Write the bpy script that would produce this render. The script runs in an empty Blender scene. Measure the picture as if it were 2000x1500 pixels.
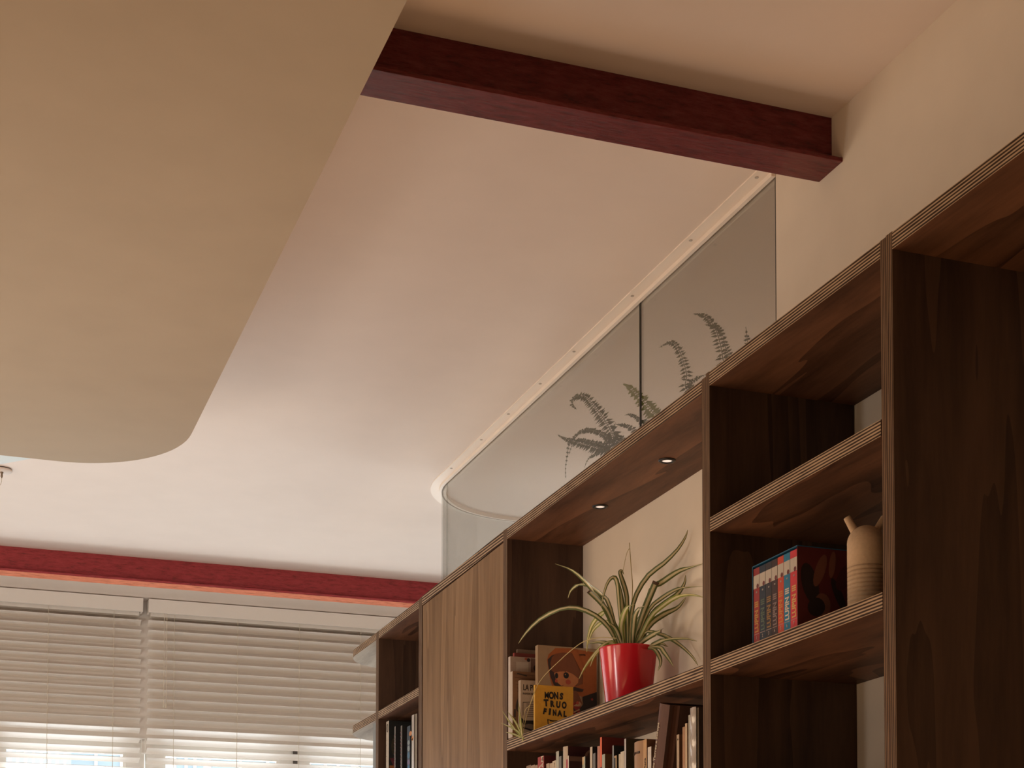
import bpy, bmesh, math, random
from mathutils import Vector, Matrix
random.seed(11)
sc = bpy.context.scene
C = sc.collection
PI = math.pi
R = math.radians

# ------------------------------------------------------------------ camera
cam_d = bpy.data.cameras.new('camera'); cam = bpy.data.objects.new('camera', cam_d); C.objects.link(cam)
cam_d.sensor_fit = 'HORIZONTAL'; cam_d.sensor_width = 36.0
cam_d.lens = 36.0 * 3160.7 / 2000.0
cam_d.shift_y = (1762.39 - 750.0) / 2000.0
cam_d.clip_start = 0.05; cam_d.clip_end = 200
YAW, PITCH, ROLL = R(19.914), R(2.387), R(0.038)
fwd = Vector((math.sin(YAW)*math.cos(PITCH), math.cos(YAW)*math.cos(PITCH), math.sin(PITCH)))
rt = Vector((math.cos(YAW), -math.sin(YAW), 0)); up = rt.cross(fwd)
r2 = rt*math.cos(ROLL) + up*math.sin(ROLL); u2 = up*math.cos(ROLL) - rt*math.sin(ROLL)
M = Matrix((r2, u2, -fwd)).transposed().to_4x4(); M.translation = Vector((0, 0, 1.2))
cam.matrix_world = M
sc.camera = cam

# ------------------------------------------------------------------ world, sun, daylight, exposure
sc.view_settings.view_transform = 'Standard'
sc.view_settings.look = 'None'
sc.view_settings.exposure = 0.0
sc.view_settings.gamma = 1.0
sc.view_settings.use_curve_mapping = False
sc.cycles.use_denoising = True
sc.cycles.max_bounces = 10
sc.cycles.diffuse_bounces = 6
sc.cycles.transparent_max_bounces = 16
sc.cycles.sample_clamp_indirect = 4.0
w = bpy.data.worlds.new('overcast_sky'); sc.world = w; w.use_nodes = True
bg = w.node_tree.nodes['Background']
bg.inputs['Color'].default_value = (0.96, 0.98, 1.0, 1); bg.inputs['Strength'].default_value = 2.7

def lamp(name, kind, loc, direction, energy, color, **kw):
    d = bpy.data.lights.new(name, kind); d.energy = energy; d.color = color
    for k, v in kw.items(): setattr(d, k, v)
    o = bpy.data.objects.new(name, d); C.objects.link(o); o.location = loc
    o.rotation_euler = Vector(direction).to_track_quat('-Z', 'Y').to_euler()
    return o

lamp('sun', 'SUN', (0, 20, 20), (-0.16, -0.83, -0.53), 9.0, (0.75, 0.91, 1.0), angle=R(0.6))
# sky light through the lower part of the window wall
lamp('window_daylight', 'AREA', (1.1, 9.34, 1.3), (0, -1, 0.02), 10.0, (1.0, 0.86, 0.88), shape='RECTANGLE', size=5.0, size_y=1.55)
# sunlit street below the windows
lamp('street_glow', 'AREA', (1.1, 13.2, -2.2), (0, -0.62, 0.78), 560.0, (0.86, 0.94, 1.0), shape='RECTANGLE', size=9.0, size_y=1.2)
# added warm fill from the left, no window is seen there
lamp('left_fill', 'AREA', (-3.9, 5.4, 1.4), (1, -0.45, 0), 80.0, (1.0, 0.76, 0.52), shape='RECTANGLE', size=2.8, size_y=1.6)
# added warm fill near the floor, no real lamp stands there
lamp('floor_fill', 'AREA', (0.75, 4.05, 0.15), (0.1, -0.5, 1), 18.0, (1.0, 0.56, 0.27), shape='RECTANGLE', size=0.8, size_y=1.8)
lamp('near_fill', 'AREA', (-0.1, 1.9, 0.2), (0.12, 0.1, 1), 13.0, (1.0, 0.56, 0.25), shape='RECTANGLE', size=1.6, size_y=1.6)  # added upward fill for the near ceiling, no such lamp is known
lamp('left_near_fill', 'AREA', (-3.9, 1.6, 1.2), (1, 0, 0.25), 27.0, (1.0, 0.76, 0.50), shape='RECTANGLE', size=2.0, size_y=1.6)  # added side fill for the near right wall, source not seen
lamp('mid_room_fill', 'AREA', (-1.6, 3.75, 1.0), (0.42, 1, 0.12), 32.0, (1.0, 0.90, 0.82), shape='DISK', size=0.9)  # added fill to brighten the blinds and far beam, source not seen
# weak fill added behind the camera to lift the dark near faces
lamp('rear_fill', 'AREA', (-0.6, -2.0, 1.7), (0.1, 1, 0.05), 1.5, (1.0, 0.95, 0.92), shape='RECTANGLE', size=1.4, size_y=1.8)
# lamp of the little room behind the glass screen
lamp('inner_room_lamp', 'AREA', (3.3, 5.0, 1.5), (-0.1, 0, 1), 5.2, (1.0, 0.68, 0.34), shape='DISK', size=0.35)
lamp('inner_room_fill', 'AREA', (3.1, 6.0, 1.7), (-0.1, 0.1, 1), 8.5, (0.95, 0.95, 0.93), shape='DISK', size=0.4)  # second lamp added to brighten the far end, no window there

# ------------------------------------------------------------------ materials
def new_mat(name):
    m = bpy.data.materials.new(name); m.use_nodes = True
    nt = m.node_tree; b = nt.nodes['Principled BSDF']
    return m, nt, b

def N(nt, t, **kw):
    n = nt.nodes.new(t)
    for k, v in kw.items(): setattr(n, k, v)
    return n

def ramp(nt, stops):
    r = N(nt, 'ShaderNodeValToRGB')
    e = r.color_ramp.elements
    e[0].position, e[0].color = stops[0][0], (*stops[0][1], 1)
    e[1].position, e[1].color = stops[-1][0], (*stops[-1][1], 1)
    for p, c in stops[1:-1]:
        x = e.new(p); x.color = (*c, 1)
    return r

def flat(name, col, rough=0.6, spec=0.4, var=0.0, bump=0.0, scale=30, metal=0.0, coat=0.0):
    m, nt, b = new_mat(name)
    b.inputs['Base Color'].default_value = (*col, 1)
    b.inputs['Roughness'].default_value = rough
    b.inputs['Specular IOR Level'].default_value = spec
    b.inputs['Metallic'].default_value = metal
    b.inputs['Coat Weight'].default_value = coat
    if var or bump:
        tc = N(nt, 'ShaderNodeTexCoord'); nz = N(nt, 'ShaderNodeTexNoise')
        nz.inputs['Scale'].default_value = scale; nz.inputs['Detail'].default_value = 4
        nt.links.new(tc.outputs['Object'], nz.inputs['Vector'])
        if var:
            lo = tuple(max(0, c*(1-var)) for c in col); hi = tuple(min(1, c*(1+var)) for c in col)
            r = ramp(nt, [(0.3, lo), (0.7, hi)])
            nt.links.new(nz.outputs['Fac'], r.inputs['Fac']); nt.links.new(r.outputs['Color'], b.inputs['Base Color'])
        if bump:
            bp = N(nt, 'ShaderNodeBump'); bp.inputs['Strength'].default_value = bump; bp.inputs['Distance'].default_value = 0.004
            nt.links.new(nz.outputs['Fac'], bp.inputs['Height']); nt.links.new(bp.outputs['Normal'], b.inputs['Normal'])
    return m

def wood(name, scl, dark, light, rough=0.38):
    """stained birch veneer: stretched noise grain plus a few cathedral figures"""
    m, nt, b = new_mat(name)
    tc = N(nt, 'ShaderNodeTexCoord'); mp = N(nt, 'ShaderNodeMapping'); mp.inputs['Scale'].default_value = scl
    nt.links.new(tc.outputs['Object'], mp.inputs['Vector'])
    n1 = N(nt, 'ShaderNodeTexNoise'); n1.inputs['Scale'].default_value = 2.2; n1.inputs['Detail'].default_value = 7; n1.inputs['Roughness'].default_value = 0.68
    n1.inputs['Distortion'].default_value = 0.6
    nt.links.new(mp.outputs['Vector'], n1.inputs['Vector'])
    # cathedral figure: iso-lines of a large smooth noise
    mp2 = N(nt, 'ShaderNodeMapping'); mp2.inputs['Scale'].default_value = tuple(s*0.22 for s in scl)
    nt.links.new(tc.outputs['Object'], mp2.inputs['Vector'])
    n2 = N(nt, 'ShaderNodeTexNoise'); n2.inputs['Scale'].default_value = 1.7; n2.inputs['Detail'].default_value = 3; n2.inputs['Distortion'].default_value = 0.9
    nt.links.new(mp2.outputs['Vector'], n2.inputs['Vector'])
    mu = N(nt, 'ShaderNodeMath', operation='MULTIPLY'); mu.inputs[1].default_value = 7.0
    fr = N(nt, 'ShaderNodeMath', operation='FRACT')
    nt.links.new(n2.outputs['Fac'], mu.inputs[0]); nt.links.new(mu.outputs[0], fr.inputs[0])
    n3 = N(nt, 'ShaderNodeTexNoise'); n3.inputs['Scale'].default_value = 14; n3.inputs['Detail'].default_value = 3
    nt.links.new(mp.outputs['Vector'], n3.inputs['Vector'])
    a1 = N(nt, 'ShaderNodeMath', operation='MULTIPLY_ADD'); a1.inputs[1].default_value = 0.30
    nt.links.new(fr.outputs[0], a1.inputs[0])
    a2 = N(nt, 'ShaderNodeMath', operation='MULTIPLY_ADD'); a2.inputs[1].default_value = 0.62
    nt.links.new(n1.outputs['Fac'], a2.inputs[0])
    a3 = N(nt, 'ShaderNodeMath', operation='MULTIPLY'); a3.inputs[1].default_value = 0.22
    nt.links.new(n3.outputs['Fac'], a3.inputs[0]); nt.links.new(a3.outputs[0], a2.inputs[2]); nt.links.new(a2.outputs[0], a1.inputs[2])
    mid = tuple((d+l)/2 for d, l in zip(dark, light))
    r = ramp(nt, [(0.30, dark), (0.55, mid), (0.82, light)])
    nt.links.new(a1.outputs[0], r.inputs['Fac']); nt.links.new(r.outputs['Color'], b.inputs['Base Color'])
    b.inputs['Roughness'].default_value = rough; b.inputs['Specular IOR Level'].default_value = 0.22
    bp = N(nt, 'ShaderNodeBump'); bp.inputs['Strength'].default_value = 0.12; bp.inputs['Distance'].default_value = 0.002
    nt.links.new(n1.outputs['Fac'], bp.inputs['Height']); nt.links.new(bp.outputs['Normal'], b.inputs['Normal'])
    return m

def ply_edge(name, axis, plies, dark, light):
    """the cut edge of plywood: alternating plies across the board's own thickness"""
    m, nt, b = new_mat(name)
    tc = N(nt, 'ShaderNodeTexCoord'); sp = N(nt, 'ShaderNodeSeparateXYZ')
    nt.links.new(tc.outputs['Generated'], sp.inputs[0])
    mu = N(nt, 'ShaderNodeMath', operation='MULTIPLY_ADD'); mu.inputs[1].default_value = plies; mu.inputs[2].default_value = 0.5
    nt.links.new(sp.outputs[axis], mu.inputs[0])
    fr = N(nt, 'ShaderNodeMath', operation='PINGPONG'); fr.inputs[1].default_value = 0.5
    nt.links.new(mu.outputs[0], fr.inputs[0])
    mp = N(nt, 'ShaderNodeMapping')
    mp.inputs['Scale'].default_value = (9, 9, 60) if axis == 'Z' else (60, 60, 9)
    nt.links.new(tc.outputs['Object'], mp.inputs['Vector'])
    nz = N(nt, 'ShaderNodeTexNoise'); nz.inputs['Scale'].default_value = 1.5; nz.inputs['Detail'].default_value = 4
    nt.links.new(mp.outputs['Vector'], nz.inputs['Vector'])
    ad = N(nt, 'ShaderNodeMath', operation='MULTIPLY_ADD'); ad.inputs[1].default_value = 0.35; 
    nt.links.new(nz.outputs['Fac'], ad.inputs[0]); nt.links.new(fr.outputs[0], ad.inputs[2])
    r = ramp(nt, [(0.32, dark), (0.42, tuple(d*0.7+l*0.3 for d, l in zip(dark, light))), (0.56, light)])
    nt.links.new(ad.outputs[0], r.inputs['Fac']); nt.links.new(r.outputs['Color'], b.inputs['Base Color'])
    b.inputs['Roughness'].default_value = 0.65; b.inputs['Specular IOR Level'].default_value = 0.14
    return m

PAINT = (0.74, 0.64, 0.53)
plaster = flat('warm_white_plaster', PAINT, 0.85, 0.25, 0.02, 0.12, 9)
plaster_c = flat('ceiling_plaster', (0.79, 0.68, 0.605), 0.85, 0.25, 0.015, 0.10, 7)
plaster_tan = flat('tan_soffit_plaster', (0.445, 0.365, 0.275), 0.85, 0.25, 0.03, 0.12, 5)
white_paint = flat('white_frame_paint', (0.88, 0.84, 0.79), 0.45, 0.4)
blind_white = flat('blind_slat_white', (0.88, 0.83, 0.77), 0.45, 0.4)
cord_white = flat('cord_white', (0.75, 0.69, 0.58), 0.8)
alu_white = flat('white_channel', (0.90, 0.79, 0.69), 0.5)
screw_m = flat('screw_head', (0.45, 0.38, 0.31), 0.4, 0.5)
seal_m = flat('grey_silicone_seal', (0.055, 0.055, 0.05), 0.5)
black_m = flat('black_bezel', (0.012, 0.011, 0.011), 0.4)
DK, LT = (0.036, 0.0155, 0.009), (0.190, 0.086, 0.046)
wood_y = wood('stained_veneer_grain_along_shelf', (9, 1.1, 9), DK, LT, 0.5)
wood_z = wood('stained_veneer_grain_upright', (9, 9, 0.9), (0.036, 0.020, 0.0145), (0.105, 0.058, 0.037), 0.5)
wood_door = wood('stained_veneer_door', (10, 10, 0.8), (0.135, 0.076, 0.038), (0.320, 0.200, 0.112), 0.5)
wood_pale = wood('sheen_lightened_veneer', (9, 1.1, 9), (0.17, 0.12, 0.075), (0.42, 0.33, 0.23), 0.6)  # veneer lightened to carry the window's sheen on the rounded shelves
for m_ in (wood_door, wood_pale): m_.node_tree.nodes['Principled BSDF'].inputs['Specular IOR Level'].default_value = 0.08
PD, PL = (0.036, 0.018, 0.011), (0.49, 0.345, 0.225)
edge_h = ply_edge('ply_edge_of_shelf', 'Z', 5.0, PD, PL)
edge_v = ply_edge('ply_edge_of_upright', 'Y', 3.5, (0.04, 0.02, 0.012), (0.24, 0.15, 0.09))

def paint_red(name, col, rough, bump, worn=0.0):
    """brushed gloss paint on rough old steel: streaky tone, pits and sheen"""
    m, nt, b = new_mat(name)
    tc = N(nt, 'ShaderNodeTexCoord'); mp = N(nt, 'ShaderNodeMapping'); mp.inputs['Scale'].default_value = (9, 42, 42)
    nt.links.new(tc.outputs['Object'], mp.inputs['Vector'])
    nz = N(nt, 'ShaderNodeTexNoise'); nz.inputs['Scale'].default_value = 2.0; nz.inputs['Detail'].default_value = 7; nz.inputs['Roughness'].default_value = 0.72
    nt.links.new(mp.outputs['Vector'], nz.inputs['Vector'])
    lo = tuple(c*0.55 for c in col); hi = tuple(min(1, c*1.25 + 0.012) for c in col)
    stops = [(0.34, lo), (0.47, col), (0.66, hi)]
    if worn: stops.append((0.74, (0.62, 0.45, 0.36)))
    r = ramp(nt, stops); nt.links.new(nz.outputs['Fac'], r.inputs['Fac']); nt.links.new(r.outputs['Color'], b.inputs['Base Color'])
    rr = N(nt, 'ShaderNodeMapRange'); rr.inputs[1].default_value = 0.3; rr.inputs[2].default_value = 0.7; rr.inputs[3].default_value = rough*1.6; rr.inputs[4].default_value = rough*0.7
    nt.links.new(nz.outputs['Fac'], rr.inputs[0]); nt.links.new(rr.outputs[0], b.inputs['Roughness'])
    b.inputs['Specular IOR Level'].default_value = 0.5
    bp = N(nt, 'ShaderNodeBump'); bp.inputs['Strength'].default_value = bump; bp.inputs['Distance'].default_value = 0.012
    nt.links.new(nz.outputs['Fac'], bp.inputs['Height']); nt.links.new(bp.outputs['Normal'], b.inputs['Normal'])
    return m
red_beam_shaded = paint_red('shaded_red_paint', (0.150, 0.014, 0.015), 0.17, 0.6)  # same red as the far beam, darkened to stand for shade
red_beam_shaded.node_tree.nodes['Principled BSDF'].inputs['Specular IOR Level'].default_value = 0.36
red_beam_lit = paint_red('lit_red_paint', (0.40, 0.040, 0.050), 0.34, 0.7)  # same red as the near beam, lightened to stand for stronger light
salmon = paint_red('worn_red_lit_from_below', (0.66, 0.20, 0.10), 0.6, 0.3, 1.0)  # beam red with the light from below put into its colour
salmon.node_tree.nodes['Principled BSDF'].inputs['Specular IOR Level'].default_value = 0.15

def glass(name, tint, refl):
    m, nt, b = new_mat(name)
    nt.nodes.remove(b); out = nt.nodes['Material Output']
    tr = N(nt, 'ShaderNodeBsdfTransparent'); tr.inputs['Color'].default_value = (*tint, 1)
    gl = N(nt, 'ShaderNodeBsdfGlossy'); gl.inputs['Roughness'].default_value = 0.03
    fr = N(nt, 'ShaderNodeFresnel'); fr.inputs['IOR'].default_value = 1.45
    mu = N(nt, 'ShaderNodeMath', operation='MULTIPLY'); mu.inputs[1].default_value = refl
    nt.links.new(fr.outputs[0], mu.inputs[0])
    mx = N(nt, 'ShaderNodeMixShader')
    nt.links.new(mu.outputs[0], mx.inputs[0]); nt.links.new(tr.outputs[0], mx.inputs[1]); nt.links.new(gl.outputs[0], mx.inputs[2])
    nt.links.new(mx.outputs[0], out.inputs['Surface'])
    return m
tint_glass = glass('tinted_partition_glass', (0.885, 0.885, 0.87), 0.32)
clear_glass = glass('window_glass', (0.97, 0.98, 0.98), 0.5)

def emit(name, col, s):
    m, nt, b = new_mat(name)
    b.inputs['Base Color'].default_value = (*col, 1)
    b.inputs['Emission Color'].default_value = (*col, 1); b.inputs['Emission Strength'].default_value = s
    return m

# ------------------------------------------------------------------ mesh helpers
def obj(name, bm, mats, parent=None, smooth=False):
    me = bpy.data.meshes.new(name); 
    bmesh.ops.recalc_face_normals(bm, faces=bm.faces)
    bm.to_mesh(me); bm.free()
    for m in (mats if isinstance(mats, (list, tuple)) else [mats]): me.materials.append(m)
    if smooth:
        for p in me.polygons: p.use_smooth = True
    o = bpy.data.objects.new(name, me); C.objects.link(o)
    if parent is not None: put_under(o, parent)
    return o

def put_under(o, parent):
    """child keeps its world-space mesh: meshes here are written in world metres"""
    o.parent = parent
    p = parent; off = Vector((0, 0, 0))
    o.matrix_parent_inverse = world_of(parent).inverted()

def world_of(o):
    m = o.matrix_basis.copy()
    if o.parent is not None:
        m = world_of(o.parent) @ o.matrix_parent_inverse @ m
    return m

def tag(o, label=None, cat=None, group=None, kind=None):
    if label: o['label'] = label
    if cat: o['category'] = cat
    if group: o['group'] = group
    if kind: o['kind'] = kind
    return o

def thing(name, label, cat, loc, group=None):
    o = bpy.data.objects.new(name, None); C.objects.link(o); o.location = loc
    o.empty_display_size = 0.05
    return tag(o, label, cat, group)

def add_box(bm, x0, x1, y0, y1, z0, z1, mat=0, edge=None, front=None):
    """axis box; front = material index for the face towards -X"""
    vs = [bm.verts.new((x, y, z)) for x in (x0, x1) for y in (y0, y1) for z in (z0, z1)]
    F = [((0, 1, 3, 2), '-x'), ((4, 6, 7, 5), '+x'), ((0, 4, 5, 1), '-y'), ((2, 3, 7, 6), '+y'), ((0, 2, 6, 4), '-z'), ((1, 5, 7, 3), '+z')]
    for idx, n in F:
        f = bm.faces.new([vs[i] for i in idx]); f.material_index = mat
        if n == '-x' and front is not None: f.material_index = front
    return vs

def box(name, x0, x1, y0, y1, z0, z1, mats, parent=None, front=None, bevel=0):
    bm = bmesh.new(); add_box(bm, min(x0, x1), max(x0, x1), min(y0, y1), max(y0, y1), min(z0, z1), max(z0, z1), 0, None, front)
    if bevel: bmesh.ops.bevel(bm, geom=list(bm.edges), offset=bevel, segments=2, affect='EDGES', profile=0.6)
    return obj(name, bm, mats, parent)

def add_prism(bm, pts, z0, z1, mat_side=0, mat_cap=0):
    lo = [bm.verts.new((x, y, z0)) for x, y in pts]; hi = [bm.verts.new((x, y, z1)) for x, y in pts]
    f = bm.faces.new(lo); f.material_index = mat_cap
    f = bm.faces.new(hi); f.material_index = mat_cap
    n = len(pts)
    for i in range(n):
        f = bm.faces.new((lo[i], lo[(i+1) % n], hi[(i+1) % n], hi[i])); f.material_index = mat_side

def arc(cx, cy, rx, ry, a0, a1, n):
    return [(cx + rx*math.cos(R(a0 + (a1-a0)*i/n)), cy + ry*math.sin(R(a0 + (a1-a0)*i/n))) for i in range(n+1)]

def add_tube(bm, pts, r, seg=6, taper=None, mat=0):
    pts = [Vector(p) for p in pts]; rings = []
    for i, p in enumerate(pts):
        t = (pts[min(i+1, len(pts)-1)] - pts[max(i-1, 0)]).normalized()
        a = t.cross(Vector((0.3, 0.2, 1)) if abs(t.z) < 0.95 else Vector((1, 0, 0))).normalized(); b = t.cross(a)
        rr = r if taper is None else r*(1 + (taper-1)*i/(len(pts)-1))
        rings.append([bm.verts.new(p + a*rr*math.cos(2*PI*k/seg) + b*rr*math.sin(2*PI*k/seg)) for k in range(seg)])
    for i in range(len(rings)-1):
        for k in range(seg):
            f = bm.faces.new((rings[i][k], rings[i][(k+1) % seg], rings[i+1][(k+1) % seg], rings[i+1][k])); f.material_index = mat
    bm.faces.new(rings[0]).material_index = mat; bm.faces.new(rings[-1]).material_index = mat

def add_lathe(bm, cx, cy, prof, seg=40, mat=0):
    rings = []
    for r, z in prof:
        if r < 1e-6: rings.append([bm.verts.new((cx, cy, z))])
        else: rings.append([bm.verts.new((cx + r*math.cos(2*PI*k/seg), cy + r*math.sin(2*PI*k/seg), z)) for k in range(seg)])
    for a, b in zip(rings, rings[1:]):
        for k in range(seg):
            k2 = (k+1) % seg
            v = []
            for q in ([a[k % len(a)], a[k2 % len(a)]] + [b[k2 % len(b)], b[k % len(b)]]):
                if q not in v: v.append(q)
            if len(v) > 2: bm.faces.new(v).material_index = mat

def add_disc(bm, cx, cy, z0, z1, r, seg=12):
    add_prism(bm, arc(cx, cy, r, r, 0, 360-360/seg, seg-1), z0, z1)

def text_mesh(name, body, size, origin, xdir, ydir, mat, parent, bold=0.0, extrude=0.0004, align='LEFT', xscale=1.0):
    """lettering: the built-in font turned into a mesh lying on a face"""
    cu = bpy.data.curves.new(name, 'FONT'); cu.body = body; cu.size = size; cu.align_x = align
    cu.extrude = extrude; cu.offset = bold; cu.resolution_u = 3; cu.space_line = 0.85
    t = bpy.data.objects.new(name + '_tmp', cu); C.objects.link(t)
    dg = bpy.context.evaluated_depsgraph_get(); me = bpy.data.meshes.new_from_object(t.evaluated_get(dg))
    bpy.data.objects.remove(t); bpy.data.curves.remove(cu)
    X = Vector(xdir).normalized(); Y = Vector(ydir).normalized(); Z = X.cross(Y)
    m = Matrix((X*xscale, Y, Z)).transposed().to_4x4(); m.translation = Vector(origin)
    me.transform(m); me.materials.clear(); me.materials.append(mat)
    o = bpy.data.objects.new(name, me); C.objects.link(o); put_under(o, parent)
    return o

# ------------------------------------------------------------------ the room shell
ZC = 3.2279            # ceiling height
XW = 2.0               # face of the right-hand wall
def structure(o): o['kind'] = 'structure'; return o

floor_m = flat('pale_stone_floor', (0.55, 0.55, 0.55), 0.5, 0.3, 0.06, 0.05, 12)
structure(box('floor', -4, 5.2, -2.2, 9.12, -0.1, 0.0, floor_m))
structure(box('ceiling', -4, 5.2, -2.2, 9.3, ZC, ZC + 0.15, plaster_c))
structure(box('wall_left', -4.15, -4, -2.2, 9.3, -0.1, ZC + 0.15, plaster))
structure(box('wall_back', -4.15, 5.2, -2.35, -2.2, -0.1, ZC + 0.15, plaster_tan))
bm = bmesh.new()                                   # right wall: shallow recess behind the two nearest bookcases
add_box(bm, 2.135, 2.4, -2.2, 3.4345, 0, ZC)
add_box(bm, XW, 2.4, 3.4345, 3.5595, 0, ZC)
add_box(bm, XW, 2.135, -2.2, 3.4345, 2.628, ZC)
structure(obj('wall_right', bm, plaster))
structure(box('wall_side', 2.4, 5.2, 3.40, 3.5595, 0, ZC, plaster))
structure(box('wall_far_right', 5.2, 5.35, -2.2, 9.3, -0.1, ZC + 0.15, plaster))
# waist wall that carries the curved glass
GC, GR = (2.44, 6.32), 0.44
outer = [(XW, 3.5595)] + [(XW, 6.32)] + arc(*GC, GR, GR, 180, 90, 16)[1:] + [(5.2, 6.76)]
inner = [(5.2, 6.48), (2.44, 6.48)] + arc(*GC, 0.16, 0.16, 90, 180, 8)[1:] + [(2.28, 3.5595)]
bm = bmesh.new(); add_prism(bm, outer + inner, 0, 2.60)
structure(obj('wall_inner', bm, plaster))
# window wall
bm = bmesh.new()
add_box(bm, -4.0, -1.44, 9.08, 9.3, 0, ZC); add_box(bm, 3.67, 5.2, 9.08, 9.3, 0, ZC)
add_box(bm, -1.44, 3.67, 9.08, 9.3, 0, 0.5); add_box(bm, -1.44, 3.67, 9.08, 9.3, 2.462, ZC); add_box(bm, -1.60, 3.80, 9.012, 9.0799, 2.470, ZC)
structure(obj('wall_front', bm, white_paint))
# tan lowered ceiling with a rounded corner
pts = [(-4, -2.2), (0.779, -2.2), (0.779, 5.18)] + arc(0.40, 5.18, 0.379, 0.434, 0, 90, 18)[1:] + [(-4, 5.614)]
bm = bmesh.new(); add_prism(bm, pts, 2.92, ZC)
structure(obj('ceiling_soffit', bm, plaster_tan))
# shallow pale panel on the ceiling just past the soffit
bm = bmesh.new(); add_prism(bm, [(-0.5, 6.2), (0.25, 6.2), (0.3635, 6.611), (0.252, 6.7275), (-0.5, 6.98)], ZC - 0.004, ZC)
tag(obj('ceiling_panel', bm, flat('pale_blue_grey_paint', (0.62, 0.66, 0.64), 0.6)), 'pale blue-grey flat ceiling panel peeking out past the tan soffit', 'panel')

# windows: six sashes, each frame made of stiles and rails with a pane
WX = [-1.43, -0.58, 0.27, 1.13, 1.9735, 2.82, 3.66]
GL = [(-1.31, -0.70), (-0.46, 0.15), (0.3824, 1.0231), (1.2326, 1.8816), (2.0511, 2.70), (2.94, 3.54)]
for i in range(6):
    a, b = WX[i] + 0.004, WX[i+1] - 0.004; ga, gb = GL[i]
    fr = bmesh.new()
    add_box(fr, a, ga, 9.10, 9.165, 0.5, 2.46); add_box(fr, gb, b, 9.10, 9.165, 0.5, 2.46)
    add_box(fr, ga, gb, 9.10, 9.165, 2.402, 2.46); add_box(fr, ga, gb, 9.10, 9.165, 0.5, 0.58)
    f = structure(obj('window_%d' % (i+1), fr, white_paint))
    bd = bmesh.new()                                # glazing bead stepping down to the glass
    for q in ((ga, ga+0.012, 0.58, 2.402), (gb-0.012, gb, 0.58, 2.402), (ga+0.012, gb-0.012, 2.39, 2.402), (ga+0.012, gb-0.012, 0.58, 0.592)):
        add_box(bd, q[0], q[1], 9.115, 9.15, q[2], q[3])
    obj('glazing_bead', bd, white_paint, f)
    box('pane', ga+0.0121, gb-0.0121, 9.13, 9.136, 0.5921, 2.3899, clear_glass, f)
# round mullion cover with a handle between the first sashes in view
bm = bmesh.new(); add_box(bm, 1.105, 1.165, 9.055, 9.0999, 2.395, 2.475); add_box(bm, 1.122, 1.148, 9.03, 9.055, 2.395, 2.475)
structure(obj('trim_1', bm, white_paint))
structure(box('trim_2', 1.962, 1.985, 9.085, 9.0999, 0.5, 2.46, flat('dark_sash_gap', (0.10, 0.085, 0.075), 0.7)))

# ------------------------------------------------------------------ steel beams
def beam(y, label, mw, mf):
    t = thing('ceiling_beam', label, 'beam', (-1.0, y, ZC - 0.129))
    box('web', -4, XW if y < 5 else 5.2, y - 0.005, y + 0.005, ZC - 0.119, ZC, mw, t)
    box('bottom_flange', -4, XW if y < 5 else 5.2, y - 0.0535, y + 0.0535, ZC - 0.129, ZC - 0.119, mw, t, bevel=0.0012)
    if mf: box('added_flange_light_strip', -4, 5.2, y - 0.0520, y + 0.0535, ZC - 0.1298, ZC - 0.1291, mf, t)  # added strip that carries the painted light from below
    return t
beam(3.2945, 'shaded red steel ceiling beam running into the right wall above the bookcase', red_beam_shaded, None)
beam(8.052, 'brightly lit red steel ceiling beam running in front of the window blinds', red_beam_lit, salmon)

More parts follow.
